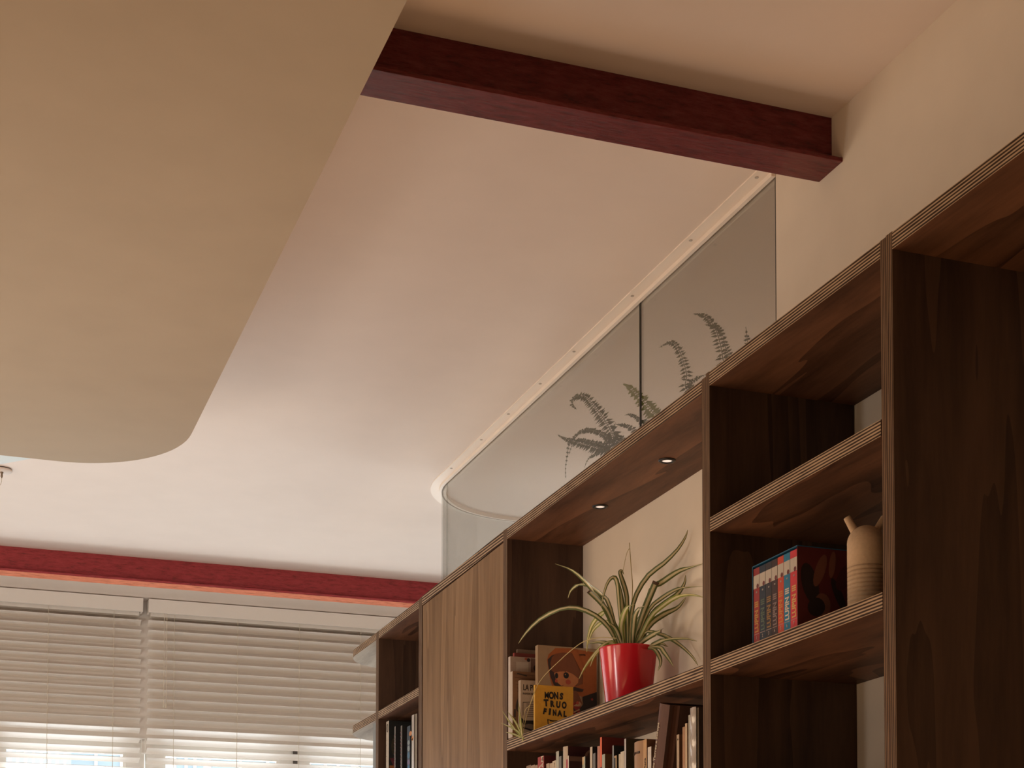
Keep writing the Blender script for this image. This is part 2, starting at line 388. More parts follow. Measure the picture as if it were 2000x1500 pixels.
# ------------------------------------------------------------------ venetian blinds
def blind(x0, x1, cords, lift, tilt, label):
    t = thing('venetian_blind', label, 'blind', ((x0+x1)/2, 8.97, 2.1))
    bm = bmesh.new()                                # valance leans forward at the top
    v = [(8.905, 3.222), (8.918, 3.151), (8.93, 3.151), (8.917, 3.222)]
    lo = [bm.verts.new((x0 - 0.004, y, z)) for y, z in v]; hi = [bm.verts.new((x1 + 0.004, y, z)) for y, z in v]
    for k in range(4): bm.faces.new((lo[k], lo[(k+1) % 4], hi[(k+1) % 4], hi[k]))
    bm.faces.new(lo); bm.faces.new(hi)
    obj('valance', bm, blind_white, t)
    for xe in (x0 - 0.004, x1 - 0.006):             # valance returns
        box('valance_return', xe, xe + 0.01, 8.93, 8.995, 3.153, 3.220, blind_white, t)
    box('headrail', x0 + 0.012, x1 - 0.012, 8.945, 8.998, 3.135, 3.190, blind_white, t)
    h, ca, sa = 0.031, math.cos(tilt), math.sin(tilt)
    bm = bmesh.new()
    ring = []
    for k in range(5):                              # slightly crowned slat
        u = -1 + k/2; c = 0.0035*(1 - u*u)
        ring.append((u*h*ca - c*sa, u*h*sa + c*ca))
    top = [(y, z + 0.0022) for y, z in ring]
    loop = ring + top[::-1]
    A = [bm.verts.new((x0, 8.97 + y, z)) for y, z in loop]; B = [bm.verts.new((x1, 8.97 + y, z)) for y, z in loop]
    n = len(loop)
    for k in range(n): bm.faces.new((A[k], A[(k+1) % n], B[(k+1) % n], B[k]))
    bm.faces.new(A); bm.faces.new(B)
    z0 = 3.098
    first = obj('slat', bm, blind_white, t); first.location.z = z0
    for k in range(1, 17):
        c = first.copy(); C.objects.link(c); c.location.z = z0 - 0.054*k
    box('bottom_rail', x0, x1, 8.945, 8.995, 2.165, 2.185, blind_white, t)
    for x in cords:                                 # ladder strings front and back of the slats
        bm = bmesh.new()
        add_tube(bm, [(x, 8.938, 3.15), (x, 8.938, 2.17)], 0.0012, 5); add_tube(bm, [(x + 0.008, 9.001, 3.15), (x + 0.008, 9.001, 2.17)], 0.0012, 5)
        obj('ladder_string', bm, cord_white, t)
    for x in lift:
        bm = bmesh.new(); add_tube(bm, [(x, 8.926, 3.16), (x, 8.926, 2.66)], 0.0014, 5)
        add_lathe(bm, x, 8.926, [(0, 2.632), (0.004, 2.632), (0.0045, 2.645), (0.002, 2.662), (0, 2.662)], 8)
        obj('lift_cord', bm, cord_white, t)
blind(-1.43, 1.084, (-1.1, -0.42, 0.255, 0.593, 0.936), (), R(-19), 'white venetian blind left of the gap between the two blinds')
blind(1.122, 2.86, (1.2618, 1.6107, 1.9603, 2.3164), (1.205, 1.219), R(-25), 'white venetian blind right of the gap, running behind the bookcase end')

# ------------------------------------------------------------------ curved glass partition
t = thing('glass_partition', 'tinted curved glass screen on the wall top behind the bookcase', 'partition', (2.0, 5.0, 2.60))
box('pane', XW, XW + 0.006, 3.563, 4.3920, 2.60, 3.222, tint_glass, t)
box('pane', XW, XW + 0.006, 4.3940, 6.32, 2.60, 3.222, tint_glass, t)
bm = bmesh.new()
o_ = arc(*GC, GR, GR, 180, 90, 24); i_ = arc(*GC, GR - 0.006, GR - 0.006, 180, 90, 24)
def strip(bm, o_, i_, z0, z1):
    add_prism(bm, o_ + i_[::-1], z0, z1)
strip(bm, [(XW, 6.3201)] + o_[1:] + [(5.2, 6.76)], [(XW + 0.006, 6.3201)] + i_[1:] + [(5.2, 6.754)], 2.60, 3.222)
obj('curved_pane', bm, tint_glass, t)
for y0, y1 in ((3.5596, 3.563), (4.3921, 4.3939)):
    box('seal', XW - 0.0005, XW + 0.0062, y0, y1, 2.60, 3.222, seal_m, t)
# white channel screwed to the ceiling
def rail_side(d0, d1):
    r0, r1 = GR + d0, GR + d1
    return [(XW - d0, 3.5596)] + arc(*GC, r0, r0, 180, 90, 24) + [(5.2, 6.76 + d0)], [(XW - d1, 3.5596)] + arc(*GC, r1, r1, 180, 90, 24) + [(5.2, 6.76 + d1)]
bm = bmesh.new()
a, b = rail_side(0.047, 0.0005); strip(bm, a, b, ZC - 0.004, ZC)
a, b = rail_side(0.012, 0.0005); strip(bm, a, b, ZC - 0.016, ZC - 0.004)
a, b = rail_side(-0.0065, -0.018); strip(bm, a, b, ZC - 0.016, ZC)
ch = obj('ceiling_channel', bm, alu_white, t)
for y in (3.60, 3.98, 4.375, 4.84, 5.15, 5.475, 5.78, 6.155):
    bm = bmesh.new(); add_disc(bm, XW - 0.032, y, ZC - 0.0055, ZC - 0.004, 0.0052, 10)
    obj('screw', bm, screw_m, ch)

# ------------------------------------------------------------------ bookcases (one cabinet unit each)
XF = 1.7365
WD = [wood_y, edge_h]; WU = [wood_z, edge_v]
def board(name, par, y0, y1, z0, z1, xb, zt=0.0, mats=WD, xf=XF):
    """shelf or top board; zt lowers its far end"""
    bm = bmesh.new(); vs = add_box(bm, xf, xb, y0, y1, z0, z1, 0, None, 1)
    for v in vs:
        if v.co.y > (y0+y1)/2: v.co.z -= zt
    return obj(name, bm, mats, par)
def upright(par, y0, y1, z1, xb):
    return box('upright', XF, xb, y0, y1, 0.0, z1, WU, par, front=1)
XB = 2.134
# A: nearest unit, runs out of the frame on the right
t = thing('bookcase', 'dark plywood bookcase unit nearest the camera, cut off by the right edge', 'bookcase', (1.93, 2.0, 0), 'plywood bookcase units along the right wall')
upright(t, 2.6392, 2.6602, 2.6274, XB); upright(t, 1.3, 1.321, 2.6274, XB)
board('top_board', t, 1.322, 2.6385, 2.592, 2.6258, XB)
board('shelf', t, 1.322, 2.6385, 0.6, 0.634, XB)
# B
t = thing('bookcase', 'dark plywood bookcase unit holding the ribbed two-spout vase and the boxed comic set', 'bookcase', (1.93, 3.05, 0), 'plywood bookcase units along the right wall')
upright(t, 2.6606, 2.6805, 2.6255, XB); upright(t, 3.4150, 3.4336, 2.6262, XB)
board('top_board', t, 2.681, 3.4145, 2.5914, 2.6250, XB)
board('shelf', t, 2.6835, 3.4145, 2.2400, 2.2732, XB)
board('shelf', t, 2.6830, 3.4145, 1.8988, 1.9330, XB)
board('shelf', t, 2.6830, 3.4145, 1.555, 1.589, XB)
# C
t = thing('bookcase', 'wide plywood bookcase unit with two spotlights above the potted spider plant', 'bookcase', (1.87, 4.15, 0), 'plywood bookcase units along the right wall')
upright(t, 3.4340, 3.4548, 2.6196, 1.999); upright(t, 4.8412, 4.8608, 2.6180, 1.999)
board('top_board', t, 3.4552, 4.8408, 2.5842, 2.6184, 1.999, 0.0016)
board('shelf', t, 3.4552, 4.8408, 1.8945, 1.9285, 1.999, -0.004)
board('shelf', t, 3.4552, 4.8408, 1.556, 1.590, 1.999)
lens_m = emit('warm_led_lens', (1.0, 0.86, 0.76), 0.62)
for k, y in enumerate((4.404, 3.9395)):
    z = 2.5836
    bm = bmesh.new(); add_lathe(bm, 1.8744, y, [(0.0135, z - 0.0008), (0.0145, z - 0.004), (0.0205, z - 0.0045), (0.0235, z - 0.002), (0.0235, z), (0.0135, z), (0.0135, z - 0.0008)], 32)
    d = obj('downlight', bm, black_m, t, True)
    bm = bmesh.new(); add_disc(bm, 1.8744, y, z - 0.0016, z - 0.0001, 0.0135, 24)
    obj('lens', bm, lens_m, d)
    lamp('spot_light', 'SPOT', (1.8744, y, z - 0.006), (0, 0, -1), 2.4, (1.0, 0.80, 0.60), spot_size=R(80), spot_blend=1.0, shadow_soft_size=0.012)
# D: closed door
t = thing('bookcase', 'plywood bookcase unit closed by a plain flush brown door', 'bookcase', (1.87, 5.33, 0), 'plywood bookcase units along the right wall')
upright(t, 4.8612, 4.8780, 2.6184, 1.999); upright(t, 5.7885, 5.8138, 2.6030, 1.999)
board('top_board', t, 4.8784, 5.7881, 2.5840, 2.6180, 1.999, 0.0145)
bm = bmesh.new(); vs = add_box(bm, XF + 0.001, XF + 0.020, 4.8815, 5.7800, 0.08, 2.5795)
for v in vs:
    if v.co.y > 5 and v.co.z > 2: v.co.z -= 0.0145
obj('door', bm, wood_door, t)
# E
t = thing('bookcase', 'narrow plywood bookcase unit with an empty top compartment above dark books', 'bookcase', (1.87, 6.12, 0), 'plywood bookcase units along the right wall')
upright(t, 5.8142, 5.8308, 2.6000, 1.999); upright(t, 6.4065, 6.4260, 2.5955, 1.999)
board('top_board', t, 5.8312, 6.4061, 2.5668, 2.5985, 1.999, 0.0035)
board('shelf', t, 5.8312, 6.4061, 2.2325, 2.2652, 1.999, 0.002)
board('shelf', t, 5.8312, 6.4061, 1.90, 1.934, 1.999)
# F: open rounded end
t = thing('corner_shelf', 'plywood shelf end with rounded overhanging shelves in front of the blinds', 'shelf', (1.87, 6.6, 0))
upright(t, 6.4264, 6.4470, 2.5950, 1.999)
for z0, z1 in ((2.5640, 2.5945), (2.2300, 2.2630), (1.890, 1.923)):
    bm = bmesh.new()
    pts = [(1.999, 6.4474), (XF, 6.4474), (XF, 6.80)] + arc(1.999, 6.80, 1.999 - XF, 0.2635, 180, 90, 18)[1:]
    add_prism(bm, pts, z0, z1, 1, 0)
    obj('rounded_shelf', bm, [wood_pale, edge_h], t)

# ------------------------------------------------------------------ books
_mats = {}
def col(c, rough=0.55, var=0.06):
    k = (c, rough)
    if k not in _mats: _mats[k] = flat('book_cloth_%d' % len(_mats), c, rough, 0.35, var, 0.0, 60)
    return _mats[k]
paper = flat('book_paper', (0.55, 0.45, 0.33), 0.9, 0.2, 0.1, 0, 200)
ink = flat('black_ink', (0.015, 0.012, 0.010), 0.7)
inkw = flat('cream_ink', (0.55, 0.47, 0.36), 0.7)

def book(name, label, x0, x1, y0, y1, z0, z1, spine, cover=None, group=None, round_spine=False, cat='book', loose=False):
    """upright book: spine towards the room (-X), front cover towards the camera (-Y)"""
    t = thing(name, label, cat, ((x0+x1)/2, (y0+y1)/2, z0), group)
    bt = 0.0022 if (y1-y0) > 0.012 else 0.0011
    ms = [col(spine), col(cover or spine)]
    bm = bmesh.new()
    sx = x0 + 0.004
    n = 6 if round_spine else 1
    bulge = 0.006 if round_spine else 0.0
    out = []
    for k in range(n+1):
        u = k/n; out.append((x0 - bulge*math.sin(PI*u) + (bulge if round_spine else 0), y0 + (y1-y0)*u))
    loop = out + [(x1, y1), (x1, y1-bt), (sx + bulge, y1-bt), (sx + bulge, y0+bt), (x1, y0+bt), (x1, y0)]
    lo = [bm.verts.new((x, y, z0)) for x, y in loop]; hi = [bm.verts.new((x, y, z1)) for x, y in loop]
    L = len(loop)
    for k in range(L):
        f = bm.faces.new((lo[k], lo[(k+1) % L], hi[(k+1) % L], hi[k]))
        f.material_index = 0 if k < n else 1
    bm.faces.new(lo); bm.faces.new(hi)
    obj('cover', bm, ms, t)
    e = 0.003 if (y1-y0) > 0.014 else 0.001
    box('page_block', sx + bulge + 0.0004, x1 - e, y0 + bt + 0.0003, y1 - bt - 0.0003, z0 + e, z1 - e, paper, t)
    return t

def spine_text(t, body, size, x, yc, z, mat, up=True, bold=0.0, xs=1.0):
    return text_mesh('title_lettering', body, size, (x - 0.0004, yc - size*0.35, z), (0, 0, 1), (0, 1, 0), mat, t, bold, 0.0002, 'LEFT', xs)

def cover_text(t, body, size, x, y, z, mat, bold=0.0, xs=1.0, align='LEFT', name='title_lettering'):
    return text_mesh(name, body, size, (x, y - 0.0004, z), (1, 0, 0), (0, 0, 1), mat, t, bold, 0.0002, align, xs)

def cover_shapes(name, t, y, polys, mats):
    """flat print: thin inked shapes on the front cover (x, z outlines, stacked by order)"""
    bm = bmesh.new()
    for k, (pts, mi) in enumerate(polys):
        yy = y - 0.0003 - 0.00012*k
        vs = [bm.verts.new((x, yy, z)) for x, z in pts]; f = bm.faces.new(vs); f.material_index = mi
    me = bpy.data.meshes.new(name)
    for f in bm.faces:
        f.normal_update()
        if f.normal.y > 0: f.normal_flip()
    bm.to_mesh(me); bm.free()
    for m in mats: me.materials.append(m)
    o = bpy.data.objects.new(name, me); C.objects.link(o); put_under(o, t); return o

def ell(cx, cz, rx, rz, n=20, a0=0, a1=360, tilt=0):
    out = []
    for k in range(n):
        a = R(a0 + (a1-a0)*k/(n if a1-a0 == 360 else n-1)); x, z = rx*math.cos(a), rz*math.sin(a); c, s = math.cos(R(tilt)), math.sin(R(tilt))
        out.append((cx + x*c - z*s, cz + x*s + z*c))
    return out

# --- picture books leaning at the far end of the plant shelf, nearest last
ZS = 1.9327
G1 = 'picture books beside the spider plant'
book('magazine', 'grey-brown magazine furthest back in the row of picture books', 1.765, 1.945, 4.823, 4.834, ZS, 2.2245, (0.20, 0.145, 0.11), None, G1)
book('picture_book', 'thin dark red book second from the back among the picture books', 1.749, 1.94, 4.808, 4.821, ZS, 2.2091, (0.30, 0.045, 0.035), (0.20, 0.04, 0.035), G1)
t = book('picture_book', 'pale cream paperback with a white square on its cover', 1.728, 1.89, 4.787, 4.806, ZS, 2.1924, (0.50, 0.42, 0.36), (0.40, 0.31, 0.25), G1)
cover_shapes('cover_print', t, 4.787, [([(1.7475, 2.1765), (1.789, 2.1765), (1.789, 2.10), (1.7475, 2.10)], 0),
    (ell(1.782, 2.187, 0.006, 0.004), 1), (ell(1.7895, 2.184, 0.006, 0.006), 2), ([(1.797, 2.19), (1.889, 2.19), (1.889, 1.94), (1.797, 1.94)], 3), (ell(1.815, 2.16, 0.009, 0.010), 2)],
    [col((0.50, 0.42, 0.35)), col((0.35, 0.09, 0.05)), col((0.03, 0.02, 0.02)), col((0.16, 0.09, 0.07))])
t = book('picture_book', 'brown illustrated book behind the small white book with handwritten title', 1.7265, 1.86, 4.762, 4.784, ZS, 2.1406, (0.48, 0.39, 0.31), (0.22, 0.115, 0.06), G1)
bm_l = [([(1.731+0.002*k, 2.133-0.011*k), (1.80, 2.131-0.012*k), (1.80, 2.1295-0.012*k), (1.731+0.002*k, 2.1315-0.011*k)], 0) for k in range(6)]
bm_l += [([(1.742, 2.136), (1.775, 2.130), (1.774, 2.126), (1.741, 2.132)], 1), (ell(1.755, 2.04, 0.016, 0.030, 18, tilt=-20), 1), (ell(1.753, 2.03, 0.008, 0.018, 14, tilt=-15), 2), ([(1.731, 2.02), (1.737, 2.02), (1.737, 1.995), (1.731, 1.995)], 1), ([(1.731, 1.99), (1.737, 1.99), (1.737, 1.975), (1.731, 1.975)], 1)]
cover_shapes('cover_print', t, 4.762, bm_l, [col((0.12, 0.06, 0.035)), col((0.045, 0.032, 0.026)), col((0.26, 0.14, 0.08))])
t = book('picture_book', 'small white book with the hand drawn title LA PUPA and a comic drawing', 1.7445, 1.872, 4.738, 4.758, ZS, 2.1099, (0.46, 0.38, 0.31), (0.46, 0.37, 0.29), G1)
cover_text(t, 'LA PUPA', 0.0265, 1.7525, 4.738, 2.078, ink, 0.0003, 0.62)
cover_text(t, 'RAMON BORJA', 0.0095, 1.752, 4.738, 2.064, ink, 0.0, 0.75, name='author_lettering')
pr = [([(1.752, 2.04), (1.795, 2.044), (1.795, 2.0425), (1.7535, 2.0385)], 0), ([(1.752, 2.04), (1.7535, 2.04), (1.7535, 1.998), (1.752, 1.998)], 0)]
pr += [([(1.764, 2.036-0.0065*k), (1.79, 2.036-0.0065*k), (1.79, 2.0335-0.0065*k), (1.764, 2.0335-0.0065*k)], 1) for k in range(7)]
pr += [([(1.747, 1.99), (1.757, 1.982), (1.80, 1.984), (1.80, 1.925+0.04), (1.76, 1.964), (1.748, 1.976)], 0), (ell(1.775, 1.962, 0.020, 0.010), 2), ([(1.752, 1.962), (1.80, 1.950), (1.80, 1.945), (1.752, 1.957)], 0), ([(1.772, 1.950), (1.80, 1.950), (1.797, 1.934), (1.770, 1.936)], 3)]
cover_shapes('cover_print', t, 4.738, pr, [ink, col((0.16, 0.11, 0.085)), col((0.19, 0.15, 0.12)), col((0.06, 0.03, 0.022))])

# girl in a hood: a plain generic illustration
t = book('picture_book', 'large picture book with an orange hooded girl on its cover', 1.788, 1.988, 4.70, 4.722, ZS, 2.2165, (0.34, 0.24, 0.15), (0.34, 0.235, 0.145), G1)
gx, gz = 1.788, 2.2165
def P(px, py): return (gx + (px - 62)/1304*0.200*1304/770, gz - (py - 262)/1304*0.200*1304/770)
def PL_(l): return [P(*q) for q in l]
hood_o, hood_d, hair, skin = col((0.36, 0.105, 0.03)), col((0.045, 0.026, 0.026)), col((0.19, 0.065, 0.030)), col((0.50, 0.20, 0.085))
cheek, eye_m, dress, bush, cream = col((0.44, 0.085, 0.05)), col((0.012, 0.014, 0.018)), col((0.25, 0.03, 0.026)), col((0.018, 0.012, 0.012)), col((0.42, 0.27, 0.16))
MATS = [hood_o, hood_d, hair, skin, cheek, eye_m, dress, bush, cream]
polys = [
 (PL_([(290, 285), (480, 275), (829, 305), (829, 800), (640, 860), (420, 800), (250, 770), (215, 640), (180, 440), (200, 370)]), 0),
 (PL_([(240, 380), (300, 355), (400, 345), (470, 420), (480, 700), (400, 780), (270, 740), (225, 640), (195, 500), (190, 430)]), 1),
 (PL_([(290, 355), (380, 335), (520, 330), (620, 420), (690, 560), (700, 680), (600, 720), (540, 740), (300, 600), (235, 560), (225, 470), (245, 400)]), 2),
 (PL_([(270, 590), (340, 570), (430, 560), (520, 590), (590, 640), (585, 690), (530, 745), (450, 765), (370, 745), (310, 700), (288, 650)]), 3),
 (PL_([(255, 560), (240, 500), (300, 420), (420, 400), (540, 450), (640, 560), (670, 700), (600, 640), (520, 590), (430, 555), (420, 575), (380, 545), (330, 560), (290, 570)]), 2),
 (ell(*P(455, 690), 0.0088, 0.0080), 4), (ell(*P(300, 685), 0.0045, 0.0055), 4),
 (ell(*P(428, 610), 0.0092, 0.0098), 5), (ell(*P(303, 622), 0.0055, 0.0088), 5), (ell(*P(418, 602), 0.0022, 0.0022, 8), 3),
 (PL_([(385, 592), (430, 575), (470, 600), (430, 582)]), 5),
 (PL_([(345, 735), (370, 742), (405, 722), (372, 748)]), 1),
 (PL_([(480, 290), (560, 290), (700, 600), (720, 760), (640, 760), (650, 600)]), 0),
 (PL_([(420, 770), (540, 745), (660, 770), (640, 800), (430, 790)]), 1),
 (PL_([(430, 800), (560, 790), (600, 850), (640, 950), (560, 1010), (470, 960), (420, 860)]), 2),
 (PL_([(400, 960), (560, 930), (640, 1000), (620, 1150), (480, 1300), (380, 1300), (380, 1000)]), 6),
 (PL_([(520, 980), (600, 920), (630, 950), (600, 980)]), 8), (ell(*P(575, 938), 0.005, 0.0055, 10), 4),
 (PL_([(500, 1000), (520, 995), (625, 1120), (605, 1130)]), 1), (PL_([(520, 1050), (600, 1010), (605, 1022), (525, 1062)]), 8),
 (PL_([(640, 860), (720, 830), (829, 790), (829, 1340), (560, 1340), (640, 1150), (600, 1010), (650, 950)]), 7),
 (ell(*P(765, 885), 0.004, 0.004, 8), 6), (ell(*P(240, 765), 0.005, 0.005, 8), 4)]
cover_shapes('cover_print', t, 4.70, polys, MATS)
cover_text(t, 'HUNTER', 0.0055, P(595, 0)[0], 4.6965, P(0, 356)[1], ink, 0.0003, 1.0, name='author_lettering')
# yellow book
t = book('picture_book', 'small square yellow book titled MONSTRUO FINAL in ragged black letters', 1.7577, 1.8851, 4.645, 4.657, ZS, 2.0800, (0.58, 0.33, 0.05), (0.62, 0.325, 0.035), G1)
yx, yz, ys = 1.7577, 2.080, 0.1274/485.0
rr = random.Random(5)
def ragged(word, px0, px1, pyb, pyt, tilt):
    n = len(word); hgt = (pyb - pyt)*ys
    for i, chh in enumerate(word):
        cx = yx + (px0 + (px1-px0)*(i+0.5)/n - 10)*ys
        a = R(rr.uniform(-8, 6) + tilt)
        zz = yz - (pyb - 10 + (tilt and (i*5)) - 782)*ys
        text_mesh('title_lettering', chh, hgt*1.38*rr.uniform(0.92, 1.05), (cx, 4.6446, zz), (math.cos(a), 0, math.sin(a)), (-math.sin(a), 0, math.cos(a)), ink, t, 0.0009 if chh == 'M' else 0.0016, 0.0002, 'CENTER', {'M': 0.70, 'O': 0.70, 'N': 0.66, 'U': 0.74, 'R': 0.78, 'I': 1.1}.get(chh, 0.84))
ragged('MONS', 128, 370, 945, 868, 0)
ragged('TRUO', 115, 415, 1035, 958, -2)
ragged('FINAL', 95, 420, 1130, 1060, -3)
def YP(l): return [(yx + (x-10)*ys, yz - (y-782)*ys) for x, y in l]
hand = [(165, 1180), (230, 1192), (330, 1190), (335, 1200), (235, 1204), (178, 1192), (180, 1235), (230, 1245), (300, 1225), (302, 1235), (232, 1256), (170, 1245)]
cover_shapes('cover_print', t, 4.645, [(YP(hand), 0), (YP([(195, 1195), (245, 1200), (244, 1208), (195, 1203)]), 0), (YP([(215, 1262), (240, 1240), (300, 1250), (240, 1248)]), 0)], [ink])

# --- row of books on the shelf below (spines face the room)
ZB = 1.5903
G2 = 'row of books on the shelf under the spider plant'
BK = [  # y1 (far), y0, top, spine, cover, depth, rounded, label
 (4.7407, 4.7005, 1.8387, (.24, .15, .09), (.12, .07, .045), .15, 0, 'dull brown paperback leftmost in the lower row of books'),
 (4.6995, 4.6645, 1.8350, (.32, .21, .13), (.15, .09, .05), .15, 0, 'tan paperback second from the left in the lower row'),
 (4.6635, 4.6420, 1.8318, (.30, .20, .12), (.14, .08, .05), .15, 0, 'thin tan paperback just left of the red and white spine'),
 (4.6394, 4.5867, 1.8535, (.30, .03, .025), (.10, .016, .014), .19, 0, 'red book with white block letters down its spine'),
 (4.5668, 4.5420, 1.8250, (.40, .28, .18), (.16, .10, .06), .14, 0, 'beige paperback standing right of the red and white spine'),
 (4.5394, 4.5160, 1.8225, (.42, .31, .21), (.16, .10, .06), .14, 0, 'light beige paperback with a dark edge in the lower row'),
 (4.5156, 4.4865, 1.8268, (.50, .40, .29), (.18, .12, .08), .14, 0, 'cream paperback with small brown print near its top'),
 (4.4861, 4.4630, 1.8518, (.40, .38, .31), (.035, .032, .03), .16, 0, 'pale greenish grey book taller than the cream paperbacks'),
 (4.4610, 4.4430, 1.8340, (.16, .15, .14), (.03, .03, .03), .14, 0, 'dark grey book tucked left of the tall cream rounded spine'),
 (4.4421, 4.4060, 1.8590, (.52, .43, .34), (.055, .014, .016), .22, 1, 'tall cream hardback with rounded spine and dark maroon cover'),
 (4.4050, 4.3925, 1.8185, (.34, .04, .06), (.06, .012, .015), .16, 0, 'thin crimson book beside the tall cream hardback'),
 (4.3915, 4.3836, 1.8278, (.55, .48, .40), (.055, .022, .022), .20, 0, 'slim white spined book with rings printed on its dark cover'),
 (4.2798, 4.2585, 1.8100, (.33, .35, .27), (.045, .03, .03), .17, 0, 'mint grey book with a cream patch at the spine top'),
 (4.2226, 4.2055, 1.8310, (.50, .42, .32), (.014, .014, .016), .17, 0, 'cream spined book with a black cover'),
 (4.2017, 4.1835, 1.8105, (.13, .12, .11), (.03, .028, .028), .16, 0, 'low dark grey book left of the pink one'),
 (4.1793, 4.1537, 1.8270, (.50, .24, .19), (.17, .015, .022), .18, 1, 'salmon pink book in the lower row'),
 (4.1498, 4.1370, 1.8493, (.62, .11, .035), (.14, .022, .018), .22, 0, 'bright orange spined book with dark red cover'),
 (4.1354, 4.1155, 1.7990, (.38, .40, .33), (.15, .075, .035), .15, 0, 'pale sage book with brown cover right of the orange spine'),
 (4.0640, 4.0540, 1.8150, (.20, .20, .20), (.02, .022, .026), .18, 0, 'narrow slate grey book with black cover'),
 (4.0513, 4.0345, 1.7850, (.42, .28, .14), (.03, .026, .024), .14, 0, 'short black book with a golden tan stripe'),
 (4.0206, 4.0085, 1.7858, (.47, .40, .29), (.40, .33, .24), .13, 0, 'cream paperback left of the ivory one beside the tall pale spine'),
 (4.0080, 3.9845, 1.7905, (.52, .45, .35), (.40, .33, .24), .13, 0, 'ivory paperback touching the tall pale grey spine'),
 (3.9827, 3.9718, 1.8225, (.46, .43, .42), (.060, .045, .025), .22, 0, 'tall pale grey spined book with dark disc on its olive cover'),
 (3.9303, 3.8679, 1.8050, (.34, .20, .11), (.09, .07, .06), .17, 1, 'thick tan cloth bound book with rounded spine'),
 (3.8602, 3.8390, 1.8035, (.46, .27, .12), (.18, .08, .045), .18, 0, 'ochre book with dark vertical lettering on the spine'),
 (3.8327, 3.8108, 1.7802, (.58, .52, .46), (.19, .11, .075), .16, 0, 'short white spined book left of the leaning brown one'),
]
for k, (y1, y0, z1, s, c, d, rd, lab) in enumerate(BK):
    x0 = 1.765
    t = book('book', lab, x0, x0 + d, y0, y1, ZB, z1, s, c, G2, bool(rd))
    yc = (y0+y1)/2
    if k == 3:
        for q, wd in enumerate(('MANIA', 'WAWAM')): text_mesh('title_lettering', wd, 0.026, (x0-0.0004, y0+0.048-0.0235*q-0.02, 1.745), (0, 0, 1), (0, 1, 0), inkw, t, 0.0006, 0.0002, 'LEFT', 1.0)
    if k == 6: spine_text(t, 'Nocturno', 0.014, x0, yc, 1.765, col((.12, .06, .035)))
    if k == 11:
        cover_shapes('cover_print', t, y0, [([(1.768, 1.8258), (1.96, 1.8258), (1.96, 1.812), (1.768, 1.812)], 0)] + [(ell(1.845, 1.832-0.004, 0.030-0.008*q, 0.022-0.006*q), q % 2) for q in range(3)] +
            [([(1.785+0.012*q, 1.79-0.012*q), (1.83+0.012*q, 1.798-0.012*q), (1.87, 1.79-0.012*q), (1.83+0.012*q, 1.793-0.012*q)], 0) for q in range(4)], [col((.16, .085, .06)), col((.06, .03, .026))])
    if k == 12: box('label_patch', x0-0.0004, x0+0.0002, y0+0.009, y1-0.0003, z1-0.022, z1-0.0002, col((.55, .38, .21)), t)
    if k == 16: box('label_patch', x0-0.0004, x0+0.0002, y0+0.0002, y1-0.0002, 1.62, 1.765, col((.03, .025, .028)), t)
    if k == 17: cover_shapes('cover_print', t, y0, [([(1.80, 1.797), (1.9, 1.797), (1.9, 1.6), (1.80, 1.6)], 0)], [col((.03, .035, .04))])
    if k == 19: box('label_patch', x0-0.0004, x0+0.0002, y0+0.0075, y1-0.0002, 1.60, 1.779, col((.025, .02, .018)), t)
    if k == 22: cover_shapes('cover_print', t, y0, [(ell(1.845, 1.775, 0.060, 0.042, 28), 0), (ell(1.875, 1.778, 0.055, 0.040, 28), 1)], [col((.10, .078, .03)), col((.012, .014, .02))])
    if k == 23:
        text_mesh('title_lettering', 'J. M. LEON', 0.0085, (x0+0.0008, yc+0.021, 1.772), (0, -1, 0), (0, 0, 1), col((.07, .04, .025)), t, 0.0002, 0.0014, 'LEFT', 0.9)
        text_mesh('title_lettering', 'BREVIARIO', 0.0075, (x0+0.0008, yc+0.021, 1.700), (0, -1, 0), (0, 0, 1), col((.07, .04, .025)), t, 0.0002, 0.0014, 'LEFT', 0.9)
    if k == 24: spine_text(t, 'Las uvas y Fiesta', 0.0135, x0, yc, 1.672, ink, True, 0.0002, 0.92)
    if k == 25: cover_text(t, 'Sol', 0.040, 1.775+0.03, y0, 1.735, ink, 0.0012)

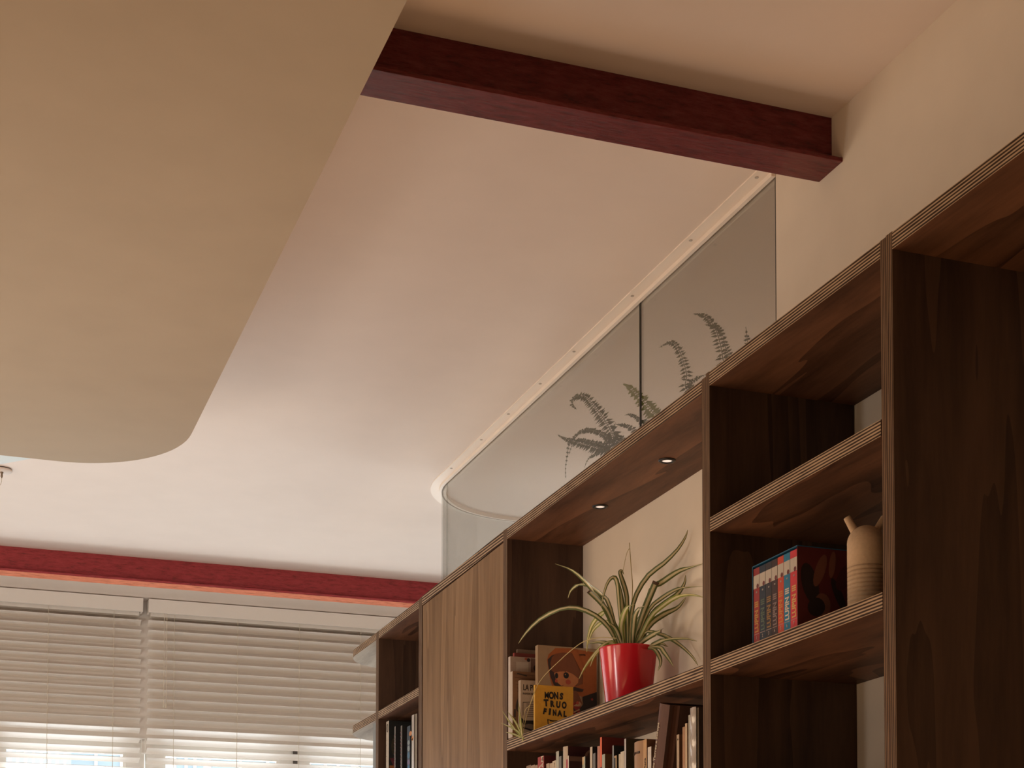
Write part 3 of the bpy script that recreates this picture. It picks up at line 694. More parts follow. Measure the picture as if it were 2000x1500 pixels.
# leaning brown hardback: built upright, then tipped against its neighbours
def leaning():
    t = thing('book', 'tall brown hardback leaning left with cream lettering along its spine', 'book', (1.865, 3.748, ZB), G2)
    h, th, d = 0.286, 0.056, 0.235
    x0 = -0.125; bt = 0.003
    ms = [col((.115, .052, .036)), col((.075, .038, .028)), col((.13, .060, .042))]
    bm = bmesh.new(); n = 8
    out = [(x0 + 0.012 - 0.012*math.sin(PI*(k/n)), -th/2 + th*k/n) for k in range(n+1)]
    loop = out + [(x0+d, th/2), (x0+d, th/2-bt), (x0+0.016, th/2-bt), (x0+0.016, -th/2+bt), (x0+d, -th/2+bt), (x0+d, -th/2), (x0+0.040, -th/2), (x0+0.034, -th/2+0.0018), (x0+0.026, -th/2+0.0018), (x0+0.020, -th/2)]
    lo = [bm.verts.new((x, y, 0)) for x, y in loop]; hi = [bm.verts.new((x, y, h)) for x, y in loop]; L = len(loop)
    for k in range(L):
        f = bm.faces.new((lo[k], lo[(k+1) % L], hi[(k+1) % L], hi[k])); f.material_index = 0 if k < n else 1
        if L-4 <= k <= L-2: f.material_index = 2
    bm.faces.new(lo); bm.faces.new(hi)
    bmesh.ops.triangulate(bm, faces=[f for f in bm.faces if len(f.verts) > 4])
    M0 = t.matrix_basis.copy()
    bm.transform(M0); o1 = obj('cover', bm, ms, t)
    o2 = box('page_block', x0+0.017+1.865, x0+d-0.004+1.865, -th/2+bt+0.0004+3.748, th/2-bt-0.0004+3.748, ZB+0.004, ZB+h-0.004, paper, t)
    text_mesh('title_lettering', 'Ernesto Torres a Europa', 0.0165, (1.865+x0-0.0006, 3.748-0.004, ZB+0.088), (0, 0, 1), (0, 1, 0), inkw, t, 0.0003, 0.0003, 'LEFT', 0.9)
    for bd, zz in (('Gus', 0.232), ('E', 0.150), ('a', 0.112)):
        text_mesh('title_lettering', bd, 0.030 if bd == 'Gus' else 0.034, (1.865+x0+0.062, 3.748-th/2-0.0004, ZB+zz), (1, 0, 0), (0, 0, 1), ink, t, 0.0008, 0.0002)
    cover_shapes('cover_print', t, 3.748-th/2, [([(1.865+x0+0.085, ZB+0.205), (1.865+x0+0.15, ZB+0.21), (1.865+x0+0.15, ZB+0.168), (1.865+x0+0.085, ZB+0.172)], 0), ([(1.865+x0+0.103, ZB+0.198), (1.865+x0+0.106, ZB+0.198), (1.865+x0+0.106, ZB+0.172), (1.865+x0+0.103, ZB+0.172)], 1)], [col((.018, .022, .04)), col((.3, .28, .27))])
    t.rotation_euler = (R(15.8), 0, 0)                 # the top tips towards -Y
    t.location = (1.865, 3.775, ZB + math.sin(R(15.8))*th/2 + 0.0003)
leaning()
for (y1, y0, z1, s, c, d, lab) in [
 (3.6592, 3.6455, 1.7895, (.46, .35, .25), (.17, .082, .042), .17, 'beige book with a black dot on its spine and brown cover'),
 (3.6260, 3.6120, 1.7860+.018, (.38, .21, .11), (.10, .06, .04), .17, 'orange tan book right of the beige book with the dot'),
 (3.6110, 3.6000, 1.8110, (.52, .38, .24), (.3, .2, .13), .18, 'thin peach book against the tall grey white spine'),
 (3.5927, 3.5713, 1.8290, (.36, .34, .29), (.022, .022, .026), .20, 'tall grey white book with a black cover'),
 (3.5070, 3.4950, 1.8130, (.33, .17, .12), (.10, .04, .03), .18, 'thin reddish brown book against the right side panel')]:
    x0 = 1.765
    t = book('book', lab, x0, x0+d, y0, y1, ZB, z1, s, c, G2)
    if 'dot' in lab and 'with a black dot' in lab:
        bm = bmesh.new(); vs = [bm.verts.new((x0-0.0003, (y0+y1)/2+0.003*math.cos(2*PI*k/10), 1.777+0.0025*math.sin(2*PI*k/10))) for k in range(10)]; bm.faces.new(vs)
        obj('spine_dot', bm, ink, t)
    if 'black cover' in lab: cover_shapes('cover_print', t, y0, [(ell(1.825, 1.787, 0.018, 0.017), 0)], [col((.30, .035, .02))])
    if 'reddish' in lab: spine_text(t, 'LA VUELTA AL DIA', 0.0085, x0, (y0+y1)/2+0.001, 1.70, inkw, True, 0, 1.0)
# clear wrapped book with glints
t = book('book', 'book in a glossy wrinkled clear wrapper near the right side panel', 1.752, 1.95, 3.5215, 3.5525, ZB, 1.8372, (.36, .33, .30), (.05, .035, .03), G2, True)
wrap = flat('shiny_wrapper', (.45, .41, .39), 0.16, 0.8)
bm = bmesh.new(); 
for k in range(30):
    pass
rings = []
for k in range(31):
    z = ZB + 0.001 + (1.838-ZB)*k/30
    rings.append([bm.verts.new((1.7505 - 0.0045*math.sin(PI*j/6) - 0.0022*math.sin(k*0.9 + j*0.8)*math.sin(PI*j/6), 3.5212 + 0.0316*j/6, z)) for j in range(7)])
for a, b in zip(rings, rings[1:]):
    for j in range(6): bm.faces.new((a[j], a[j+1], b[j+1], b[j]))
sol = obj('clear_wrapper', bm, wrap, t, True)

# --- dark books in the far narrow unit
ZE = 1.9344
G3 = 'dark books in the far narrow bookcase unit'
t = book('book', 'tall dark book with a white spine at the left of the narrow unit', 1.760, 1.96, 6.331, 6.3722, ZE, 2.2135, (.50, .43, .35), (.020, .022, .022), G3)
for k in range(9): spine_text(t, 'I', 0.010, 1.760, 6.352+0.012, 1.96+0.022*k, ink)
bm = bmesh.new(); add_tube(bm, [(1.7592, 6.352+0.010*math.cos(2*PI*k/16), 2.185+0.016*math.sin(2*PI*k/16)) for k in range(17)], 0.0011, 5); obj('ring_print', bm, ink, t)
cover_shapes('cover_print', t, 6.331, [([(1.763, 2.06), (1.80, 2.06), (1.79, 2.045), (1.783, 2.03), (1.778, 2.03), (1.772, 2.045)], 0), ([(1.763, 2.03), (1.81, 2.03), (1.80, 2.008), (1.763, 2.008)], 1), ([(1.763, 2.004), (1.80, 1.995), (1.79, 1.985), (1.763, 1.985)], 2), (ell(1.80, 2.11, 0.03, 0.05), 3)], [col((.12, .03, .04)), col((.34, .13, .04)), col((.30, .06, .035)), col((.05, .042, .026))])
for y1, y0, z1, lab in ((6.2483, 6.2303, 2.1760, 'dark spiral bound notebook with pink marks, left of the two'), (6.1557, 6.1355, 2.1665, 'dark spiral bound notebook with pink marks, right of the two')):
    t = book('notebook', lab, 1.760, 1.95, y0, y1, ZE, z1, (.15, .13, .115), (.018, .018, .02), G3)
    bm = bmesh.new()
    for k in range(14): add_tube(bm, [(1.7585, y1-0.002, 1.95+0.0145*k), (1.7575, (y0+y1)/2, 1.951+0.0145*k), (1.7585, y0+0.004, 1.952+0.0145*k)], 0.0011, 4)
    obj('wire_binding', bm, col((.24, .07, .08)), t)
t = book('book', 'dark book with blue and white figures on the spine', 1.760, 1.95, 6.0212, 6.0654, ZE, 2.1500, (.018, .030, .050), (.02, .02, .026), G3)
for z, cc, hh in ((2.085, (.22, .26, .27), .010), (2.062, (.22, .26, .27), .012), (2.035, (.05, .14, .24), .014), (2.008, (.16, .11, .22), .012), (1.975, (.03, .15, .33), .026)):
    bm = bmesh.new(); vs = [bm.verts.new((1.7596, 6.043+0.015*math.cos(2*PI*k/9)*(1+.25*math.sin(3*k)), z+hh*math.sin(2*PI*k/9))) for k in range(9)]; bm.faces.new(vs)
    obj('spine_print', bm, col(cc), t)
t = book('book', 'glossy wrapped book with a pale spine and orange marks right in the narrow unit', 1.757, 1.95, 5.938, 6.012, ZE, 2.1840, (.26, .23, .19), (.06, .025, .022), G3, True)
bm = bmesh.new(); add_box(bm, 1.7556, 1.7566, 5.955, 5.985, ZE+.001, 2.183); obj('wrapper_glint', bm, wrap, t)
for z, s in ((2.115, .012), (2.094, .009), (2.088, .006)):
    bm = bmesh.new(); vs = [bm.verts.new((1.7553, 5.985+(0.018 if s > .01 else -0.01)+s*1.6*math.cos(2*PI*k/9), z+s*math.sin(2*PI*k/9)*.8)) for k in range(9)]; bm.faces.new(vs); obj('spine_print', bm, col((.50, .19, .05)), t)
book('book', 'tall grey blue book standing on the rounded shelf end', 1.739, 1.90, 6.452, 6.500, 1.9234, 2.2220, (.22, .235, .235), (.2, .21, .21))

# ------------------------------------------------------------------ boxed comic set and vase
ZV = 1.9332
t = thing('slipcase', 'dark red slipcase with a blue top edge holding seven comic volumes', 'box', (1.82, 3.12, ZV))
cs_red, cs_blue = col((.085, .012, .012), 0.5), col((.012, .10, .20), 0.45)
zt = 2.1085
bm = bmesh.new(); add_box(bm, 1.7445, 1.885, 3.0215, 3.0235, ZV, zt); side = obj('side_panel', bm, cs_red, t)
box('side_panel', 1.7445, 1.885, 3.2205, 3.2225, ZV, zt, cs_blue, t)
box('top_panel', 1.7445, 1.885, 3.0215, 3.2225, zt, zt + 0.002, cs_blue, t)
box('back_panel', 1.883, 1.885, 3.0236, 3.2204, ZV, zt - 0.0001, cs_red, t)
sh = [(ell(1.775, 2.03, 0.020, 0.045, 18, tilt=15), 0), (ell(1.80, 2.06, 0.012, 0.038, 16, tilt=-20), 1), (ell(1.83, 2.075, 0.008, 0.030, 14, tilt=-8), 1), (ell(1.805, 1.985, 0.020, 0.026, 18), 1), (ell(1.79, 1.98, 0.022, 0.020, 16, tilt=30), 0), (ell(1.845, 2.01, 0.010, 0.040, 14, tilt=25), 0), (ell(1.86, 2.05, 0.016, 0.034, 14, tilt=-30), 2)]
cover_shapes('cover_print', t, 3.0215, sh, [col((.018, .010, .010)), col((.15, .055, .035)), col((.055, .010, .010))])
vols = [((.26, .022, .022), (.42, .22, .05)), ((.016, .024, .042), (.085, .12, .085)), ((.028, .022, .028), (.26, .14, .04)), ((.040, .018, .018), (.22, .16, .15)), ((.50, .055, .022), (.52, .20, .04)), ((.012, .16, .30), (.56, .50, .42)), ((.52, .028, .040), (.58, .36, .12))]
ye = [3.2200, 3.1921, 3.1640, 3.1361, 3.1100, 3.0830, 3.0553, 3.0238]
names = ['red volume with the number 1', 'dark navy volume with the number 2', 'near black volume with the number 3', 'dark brown volume with the number 4', 'orange volume with the number 5', 'blue volume with the number 6', 'crimson volume with the number 7']
whiteb = col((.48, .42, .36))
for i, (s, tc_) in enumerate(vols):
    y1, y0 = ye[i] - 0.0004, ye[i+1] + 0.0004
    t = book('comic_volume', names[i] + ' in the boxed comic set', 1.7462, 1.872, y0, y1, ZV + 0.0002, zt - 0.0045, s, s, 'seven comic volumes in the slipcase')
    box('spine_band', 1.7458, 1.7463, y0+0.0005, y1-0.0005, 2.058 , 2.0875, whiteb, t)
    yc = (y0+y1)/2
    for zq, rq, cq in ((2.066, .0055, (.13, .028, .028)), ):
        bm = bmesh.new(); vs = [bm.verts.new((1.7456, yc-0.006+rq*math.cos(2*PI*k/10), zq-0.004+rq*math.sin(2*PI*k/10))) for k in range(10)]; bm.faces.new(vs); obj('spine_print', bm, col(cq), t)
    text_mesh('title_lettering', 'II', 0.008, (1.7458, yc-0.0035, 2.047), (0, 0, 1), (0, 1, 0), col((.34, .30, .26)), t, 0.0003, 0.0002, 'LEFT', 1.0)
    text_mesh('title_lettering', 'LUPIN III', 0.0235, (1.7458, yc-0.0085, 1.9575), (0, 0, 1), (0, 1, 0), col(tc_), t, 0.0007, 0.0002, 'LEFT', 0.80)
    box('rule_line', 1.7458, 1.7463, y0+0.002, y1-0.002, 1.9535, 1.9546, col((.36, .26, .22)), t)
    text_mesh('volume_number', str(i+1), 0.0105, (1.7458, yc+0.003, 1.9425), (0, -1, 0), (0, 0, 1), col((.36, .30, .27)), t, 0.0002, 0.0002)
# vase: ribbed bottle with two spouts
clay = flat('unglazed_clay', (0.56, 0.41, 0.285), 0.85, 0.2, 0.06, 0.15, 160)
t = thing('vase', 'beige ribbed clay vase with two horn like spouts', 'vase', (1.82, 2.872, ZV))
vx, vy, rv = 1.82, 2.872, 0.0385
prof = [(0, ZV), (rv-0.003, ZV), (rv, ZV+0.003)]
z = ZV + 0.008
for k in range(10):
    prof += [(rv, z), (rv, z+0.0070), (rv-0.0022, z+0.0076), (rv-0.0022, z+0.0088)]; z += 0.0092
zs = 2.083
prof += [(rv, z), (rv, zs)]
for k in range(1, 11):
    a = R(9*k); prof.append((rv*math.cos(a), zs + 0.0375*math.sin(a)))
prof[-1] = (0, prof[-1][1])
bm = bmesh.new(); add_lathe(bm, vx, vy, prof, 48); obj('body', bm, clay, t, True)
dv = Vector((0.9403, -0.3406, 0))
for s in (-1, 1):
    bm = bmesh.new()
    b0 = Vector((vx, vy, 2.101)) + dv*s*0.0185; b1 = Vector((vx, vy, 2.137)) + dv*s*0.0385
    ax = (b1-b0).normalized(); n1 = ax.cross(Vector((0, 1, 0.3))).normalized(); n2 = ax.cross(n1)
    rg = []
    for u, r in ((0, .0098), (.5, .0086), (1, .0076), (1.04, .0066), (1.0, .0052), (.6, .0050)):
        c = b0 + (b1-b0)*u
        rg.append([bm.verts.new(c + n1*r*math.cos(2*PI*k/20) + n2*r*math.sin(2*PI*k/20)) for k in range(20)])
    for a, b in zip(rg, rg[1:]):
        for k in range(20): bm.faces.new((a[k], a[(k+1) % 20], b[(k+1) % 20], b[k]))
    bm.faces.new(rg[-1])
    obj('spout', bm, clay, t, True)

# curves of the plants in world metres
SPIDER_LEAVES = [([[1.8565, 4.2338, 2.1319], [1.8442, 4.2669, 2.187], [1.8246, 4.3216, 2.2342], [1.7977, 4.4002, 2.2713], [1.7731, 4.4754, 2.2812], [1.7437, 4.5706, 2.2665], [1.7241, 4.6371, 2.2363], [1.7138, 4.6731, 2.2106]], 0.015), ([[1.859, 4.2272, 2.1357], [1.8507, 4.2693, 2.2079], [1.84, 4.3194, 2.2776], [1.8244, 4.3854, 2.3416], [1.8063, 4.4617, 2.3987], [1.7863, 4.5479, 2.4365]], 0.014), ([[1.859, 4.2272, 2.1308], [1.8492, 4.2781, 2.2594], [1.842, 4.324, 2.2989], [1.8298, 4.3854, 2.3369], [1.8201, 4.4415, 2.3513], [1.8141, 4.4879, 2.3431], [1.8149, 4.5134, 2.3253]], 0.013), ([[1.8595, 4.2259, 2.1306], [1.8417, 4.2609, 2.2254], [1.827, 4.2889, 2.265], [1.8147, 4.3105, 2.2887], [1.8048, 4.3255, 2.3053]], 0.014), ([[1.8639, 4.2142, 2.1287], [1.8542, 4.2182, 2.2372], [1.8474, 4.2147, 2.3], [1.8392, 4.2153, 2.3216], [1.8291, 4.2212, 2.3206], [1.8184, 4.2287, 2.3007], [1.8087, 4.2335, 2.2615], [1.8025, 4.2289, 2.2354]], 0.013), ([[1.8668, 4.2064, 2.1274], [1.8672, 4.2212, 2.2191], [1.8669, 4.2383, 2.287], [1.8653, 4.2589, 2.3353]], 0.015), ([[1.8712, 4.1948, 2.1255], [1.8733, 4.2049, 2.2358], [1.8754, 4.2154, 2.2777], [1.8739, 4.2358, 2.3168], [1.8728, 4.2551, 2.35], [1.8786, 4.256, 2.3557], [1.8851, 4.255, 2.3445]], 0.013), ([[1.8737, 4.1884, 2.1245], [1.8804, 4.191, 2.2138], [1.8921, 4.1811, 2.2715], [1.9135, 4.1462, 2.3193], [1.9399, 4.1001, 2.3449], [1.9638, 4.0613, 2.3763], [1.9791, 4.0437, 2.4071], [1.982, 4.0333, 2.4264]], 0.013), ([[1.8835, 4.163, 2.1301], [1.9091, 4.1255, 2.2655], [1.9323, 4.0956, 2.2898], [1.9603, 4.0548, 2.3118], [1.982, 4.0235, 2.3183], [1.982, 3.9416, 2.3094]], 0.015), ([[1.8786, 4.1757, 2.1224], [1.8933, 4.1375, 2.2085], [1.9031, 4.1126, 2.2525], [1.9117, 4.0911, 2.2881]], 0.017), ([[1.881, 4.1693, 2.1214], [1.9047, 4.1277, 2.2122], [1.9258, 4.0935, 2.2405], [1.9519, 4.0486, 2.2592], [1.9731, 4.0165, 2.2609], [1.982, 3.9401, 2.2469]], 0.011), ([[1.8835, 4.163, 2.1203], [1.9031, 4.113, 2.1896], [1.9227, 4.0648, 2.2172], [1.9399, 4.0239, 2.2312], [1.9546, 3.9897, 2.2321], [1.9693, 3.9564, 2.2245], [1.9791, 3.9347, 2.2149]], 0.012), ([[1.8835, 4.163, 2.1252], [1.9136, 4.1241, 2.2024], [1.9387, 4.0986, 2.2281], [1.9663, 4.0677, 2.2525], [1.982, 4.0562, 2.2802], [1.982, 4.0484, 2.3025]], 0.014), ([[1.8859, 4.1567, 2.1193], [1.9156, 4.1402, 2.1767], [1.9477, 4.1178, 2.2037], [1.9798, 4.0959, 2.221], [1.982, 4.0457, 2.2394]], 0.016), ([[1.8651, 4.211, 2.1232], [1.8489, 4.1921, 2.1724], [1.8401, 4.154, 2.203], [1.8337, 4.1101, 2.2151], [1.831, 4.0578, 2.2109]], 0.015), ([[1.8774, 4.1789, 2.118], [1.8661, 4.1476, 2.1551], [1.856, 4.1134, 2.191], [1.8497, 4.0704, 2.2031], [1.8458, 4.0222, 2.1997]], 0.014), ([[1.8577, 4.2305, 2.1264], [1.8376, 4.2517, 2.1389], [1.8162, 4.2766, 2.1471], [1.7936, 4.3056, 2.1461]], 0.013), ([[1.8565, 4.2338, 2.1319], [1.8342, 4.2439, 2.1421], [1.812, 4.2542, 2.1277], [1.7873, 4.2714, 2.0946], [1.7675, 4.275, 2.0643], [1.7506, 4.2701, 2.0338]], 0.013), ([[1.8577, 4.2305, 2.1289], [1.8342, 4.2439, 2.1372], [1.812, 4.2542, 2.1228], [1.7922, 4.2577, 2.0974], [1.7768, 4.2489, 2.0677]], 0.012), ([[1.8565, 4.2338, 2.1368], [1.8502, 4.2806, 2.2301], [1.844, 4.3289, 2.2397], [1.8377, 4.3786, 2.219], [1.8376, 4.4111, 2.1847], [1.8419, 4.4308, 2.1477]], 0.012), ([[1.8577, 4.2305, 2.1363], [1.8542, 4.2899, 2.2073], [1.852, 4.3478, 2.2189], [1.8497, 4.4072, 2.2052], [1.8524, 4.4533, 2.1681]], 0.012), ([[1.8859, 4.1567, 2.1193], [1.9008, 4.1426, 2.1541], [1.9205, 4.1166, 2.1504], [1.9451, 4.0794, 2.1304], [1.9697, 4.0433, 2.0988], [1.982, 4.0045, 2.0638], [1.982, 3.9732, 2.0345]], 0.013), ([[1.8884, 4.1505, 2.111], [1.9036, 4.1032, 2.1104], [1.9187, 4.0571, 2.117], [1.9363, 4.0067, 2.1133], [1.9491, 3.9689, 2.106], [1.9606, 3.9348, 2.0932]], 0.013), ([[1.8835, 4.163, 2.1179], [1.8915, 4.1111, 2.1304], [1.8971, 4.0666, 2.1365], [1.9003, 4.0288, 2.1378]], 0.014), ([[1.8908, 4.1443, 2.11], [1.9054, 4.0621, 2.0979], [1.9027, 4.0235, 2.0762], [1.9013, 3.9827, 2.0451], [1.8962, 3.9507, 2.0226]], 0.012), ([[1.8908, 4.1443, 2.1076], [1.9005, 4.0854, 2.0972], [1.9016, 4.0488, 2.0665], [1.8953, 4.03, 2.0437], [1.8841, 4.0229, 2.0228]], 0.011), ([[1.8712, 4.1948, 2.1206], [1.8882, 4.2228, 2.1963], [1.9056, 4.2495, 2.2503]], 0.013), ([[1.8688, 4.2013, 2.1217], [1.8918, 4.2624, 2.2045], [1.9193, 4.3117, 2.262]], 0.013), ([[1.8798, 4.1725, 2.117], [1.9108, 4.1878, 2.1761], [1.9431, 4.1994, 2.2203]], 0.014), ([[1.8626, 4.2174, 2.1267], [1.8632, 4.2488, 2.1749], [1.86, 4.2908, 2.2229], [1.8569, 4.3336, 2.2568]], 0.013), ([[1.8884, 4.1505, 2.111], [1.9278, 4.0987, 2.1151], [1.9489, 4.093, 2.1068]], 0.011), ([[1.8749, 4.1852, 2.1191], [1.9135, 4.2289, 2.1994], [1.957, 4.2587, 2.2537]], 0.013), ([[1.8639, 4.2142, 2.1238], [1.8341, 4.1944, 2.1669], [1.8042, 4.1743, 2.1802]], 0.013)]
STALK = [[1.8742, 4.1871, 2.1243], [1.8789, 4.1937, 2.1946], [1.8846, 4.1979, 2.2451], [1.8896, 4.2039, 2.301], [1.8916, 4.2177, 2.3538], [1.8932, 4.2327, 2.4321]]
STALK2 = [[1.8727, 4.1893, 2.4021], [1.8688, 4.1998, 2.3871], [1.8639, 4.213, 2.3429]]
RUNNER = [[1.84, 4.2021, 2.1443], [1.8253, 4.2852, 2.1619], [1.8105, 4.3657, 2.1663], [1.7957, 4.4227, 2.1533], [1.781, 4.4956, 2.1297], [1.7663, 4.6004, 2.095], [1.7515, 4.6353, 2.0524], [1.7368, 4.6634, 1.9817], [1.722, 4.6615, 1.9197]]
RUNNER2 = [[1.742, 4.6072, 2.0473], [1.735, 4.6287, 2.0134], [1.73, 4.6604, 1.9968], [1.722, 4.6645, 1.9228]]
PLANTLET = [[[1.722, 4.6645, 1.9185], [1.718, 4.7433, 1.9656], [1.716, 4.8305, 2.0255]], [[1.722, 4.6676, 1.9258], [1.718, 4.7121, 1.9718], [1.716, 4.7774, 2.0137]], [[1.722, 4.6676, 1.9285], [1.718, 4.669, 1.9762], [1.716, 4.6789, 2.0265]], [[1.722, 4.6615, 1.9213], [1.718, 4.7121, 1.9478], [1.716, 4.8418, 1.9877]], [[1.722, 4.6645, 1.9164], [1.718, 4.7276, 1.9365], [1.716, 4.7932, 1.9509]], [[1.722, 4.6645, 1.9228], [1.718, 4.6629, 1.9541], [1.716, 4.6636, 1.9859]], [[1.722, 4.6645, 1.9185], [1.718, 4.6446, 1.9119], [1.716, 4.6452, 1.9014]]]
FERN_A = [([[2.17, 4.62, 2.8], [2.07, 4.6956, 2.8778], [2.07, 4.7667, 2.9446], [2.07, 4.834, 3.0114], [2.07, 4.9147, 3.0791], [2.07, 4.9738, 3.1267], [2.07, 5.0342, 3.1541], [2.07, 5.1023, 3.1675], [2.07, 5.1149, 3.1526], [2.07, 5.0651, 3.1171]], 0.028, 0), ([[2.17, 4.62, 2.8], [2.1, 4.8417, 2.908], [2.1, 4.9627, 2.9588], [2.1, 5.0769, 3.0057], [2.1, 5.2021, 3.0565], [2.1, 5.2863, 3.095], [2.1, 5.3194, 3.1141]], 0.027, 0), ([[2.17, 4.62, 2.8], [2.06, 4.7218, 2.8892], [2.06, 4.7995, 2.9426], [2.06, 4.868, 2.9778], [2.06, 4.9501, 3.0084], [2.06, 5.0103, 3.0216], [2.06, 5.0532, 3.0222], [2.06, 5.1093, 3.0136], [2.06, 5.1251, 2.9898], [2.06, 5.1346, 2.964], [2.06, 5.1442, 2.9382], [2.06, 5.1443, 2.9023]], 0.014, 0), ([[2.17, 4.62, 2.8], [2.14, 4.9628, 2.9609], [2.14, 5.0214, 2.9907], [2.14, 5.1056, 3.0239], [2.14, 5.2049, 3.0644], [2.14, 5.2752, 3.069], [2.14, 5.3143, 3.044]], 0.018, 0), ([[2.17, 4.62, 2.8], [2.05, 4.7541, 2.8802], [2.05, 4.8447, 2.8942], [2.05, 4.9028, 2.9003], [2.05, 4.9324, 2.8931], [2.05, 4.9485, 2.8794]], 0.013, 0), ([[2.17, 4.62, 2.8], [2.16, 4.5947, 2.9313], [2.16, 4.6507, 2.9847], [2.16, 4.7132, 3.0388], [2.16, 4.7826, 3.0916], [2.16, 4.8317, 3.1289], [2.16, 4.8762, 3.1522]], 0.03, 1), ([[2.17, 4.62, 2.8], [2.12, 4.5903, 2.9165], [2.12, 4.6471, 2.9479], [2.12, 4.6945, 2.9787], [2.12, 4.7428, 3.0012], [2.12, 4.7755, 3.0085]], 0.014, 0), ([[2.17, 4.62, 2.8], [2.14, 4.7391, 2.944], [2.14, 4.7823, 2.9735], [2.14, 4.8262, 2.9954], [2.14, 4.8992, 3.0211]], 0.016, 0), ([[2.17, 4.62, 2.8], [2.1, 4.7527, 2.9078], [2.1, 4.8134, 2.9402], [2.1, 4.8699, 2.9463], [2.1, 4.9276, 2.9596]], 0.018, 0), ([[2.17, 4.62, 2.8], [2.2, 4.9505, 2.9896], [2.2, 5.0135, 3.0234], [2.2, 5.0542, 3.06], [2.2, 5.0307, 3.0762]], 0.02, 0)]
FERN_B = [([[2.17, 4.08, 2.82], [2.12, 4.3002, 2.9276], [2.12, 4.3172, 2.9847], [2.12, 4.3521, 3.0526], [2.12, 4.3966, 3.1048], [2.12, 4.4422, 3.1272], [2.12, 4.5076, 3.135]], 0.022, 0), ([[2.17, 4.08, 2.82], [2.14, 4.1132, 2.9461], [2.14, 4.1289, 2.9897], [2.14, 4.1528, 3.0444], [2.14, 4.1936, 3.0983], [2.14, 4.2522, 3.1426], [2.14, 4.3124, 3.169]], 0.022, 0), ([[2.17, 4.08, 2.82], [2.18, 4.1494, 2.9719], [2.18, 4.1814, 3.0219], [2.18, 4.2055, 3.0773], [2.18, 4.2468, 3.1124], [2.18, 4.3147, 3.1422]], 0.018, 0), ([[2.17, 4.08, 2.82], [2.15, 3.9954, 2.9498], [2.15, 3.9951, 2.9794], [2.15, 4.0009, 3.0127]], 0.02, 0), ([[2.17, 4.08, 2.82], [2.12, 4.2914, 2.9364], [2.12, 4.2567, 2.9479], [2.12, 4.194, 2.94]], 0.02, 0)]

# ------------------------------------------------------------------ spider plant
def leaf_mat(name, edge, mid):
    m, nt, b = new_mat(name)
    uv = N(nt, 'ShaderNodeUVMap'); sp = N(nt, 'ShaderNodeSeparateXYZ'); nt.links.new(uv.outputs[0], sp.inputs[0])
    ns = N(nt, 'ShaderNodeTexNoise'); ns.inputs['Scale'].default_value = 3; 
    mp = N(nt, 'ShaderNodeMapping'); mp.inputs['Scale'].default_value = (30, 2, 1); nt.links.new(uv.outputs[0], mp.inputs[0]); nt.links.new(mp.outputs[0], ns.inputs['Vector'])
    ad = N(nt, 'ShaderNodeMath', operation='MULTIPLY_ADD'); ad.inputs[1].default_value = 0.16; nt.links.new(ns.outputs['Fac'], ad.inputs[0]); nt.links.new(sp.outputs['X'], ad.inputs[2])
    r = ramp(nt, [(0.10, edge), (0.34, edge), (0.42, mid), (0.74, mid), (0.82, edge), (1.0, edge)])
    nt.links.new(ad.outputs[0], r.inputs['Fac']); nt.links.new(r.outputs['Color'], b.inputs['Base Color'])
    b.inputs['Roughness'].default_value = 0.45
    tl = N(nt, 'ShaderNodeBsdfTranslucent'); nt.links.new(r.outputs['Color'], tl.inputs['Color'])
    mx = N(nt, 'ShaderNodeMixShader'); mx.inputs[0].default_value = 0.25
    nt.links.new(b.outputs[0], mx.inputs[1]); nt.links.new(tl.outputs[0], mx.inputs[2]); nt.links.new(mx.outputs[0], nt.nodes['Material Output'].inputs['Surface'])
    return m
leaf_a = leaf_mat('variegated_leaf', (0.10, 0.125, 0.032), (0.64, 0.55, 0.32))
leaf_b = leaf_mat('young_variegated_leaf', (0.26, 0.30, 0.05), (0.72, 0.64, 0.36))
stalk_m = flat('pale_plant_stalk', (0.46, 0.37, 0.17), 0.6)
dead_m = flat('withered_leaf_tip', (0.09, 0.05, 0.028), 0.8)
soil = flat('dark_potting_soil', (0.02, 0.013, 0.009), 0.95, 0.2, 0.4, 0.5, 90)

def spline(P, n):
    """Catmull-Rom through the points"""
    P = [Vector(p) for p in P]; Q = [P[0]*2 - P[1]] + P + [P[-1]*2 - P[-2]]
    segs = len(P) - 1; out = []
    for i in range(n+1):
        s = min(i/n*segs, segs - 1e-6); k = int(s); u = s - k
        a, b, c, d = Q[k:k+4]
        out.append(0.5*((2*b) + (c-a)*u + (2*a-5*b+4*c-d)*u*u + (3*b-a-3*c+d)*u**3))
    return out

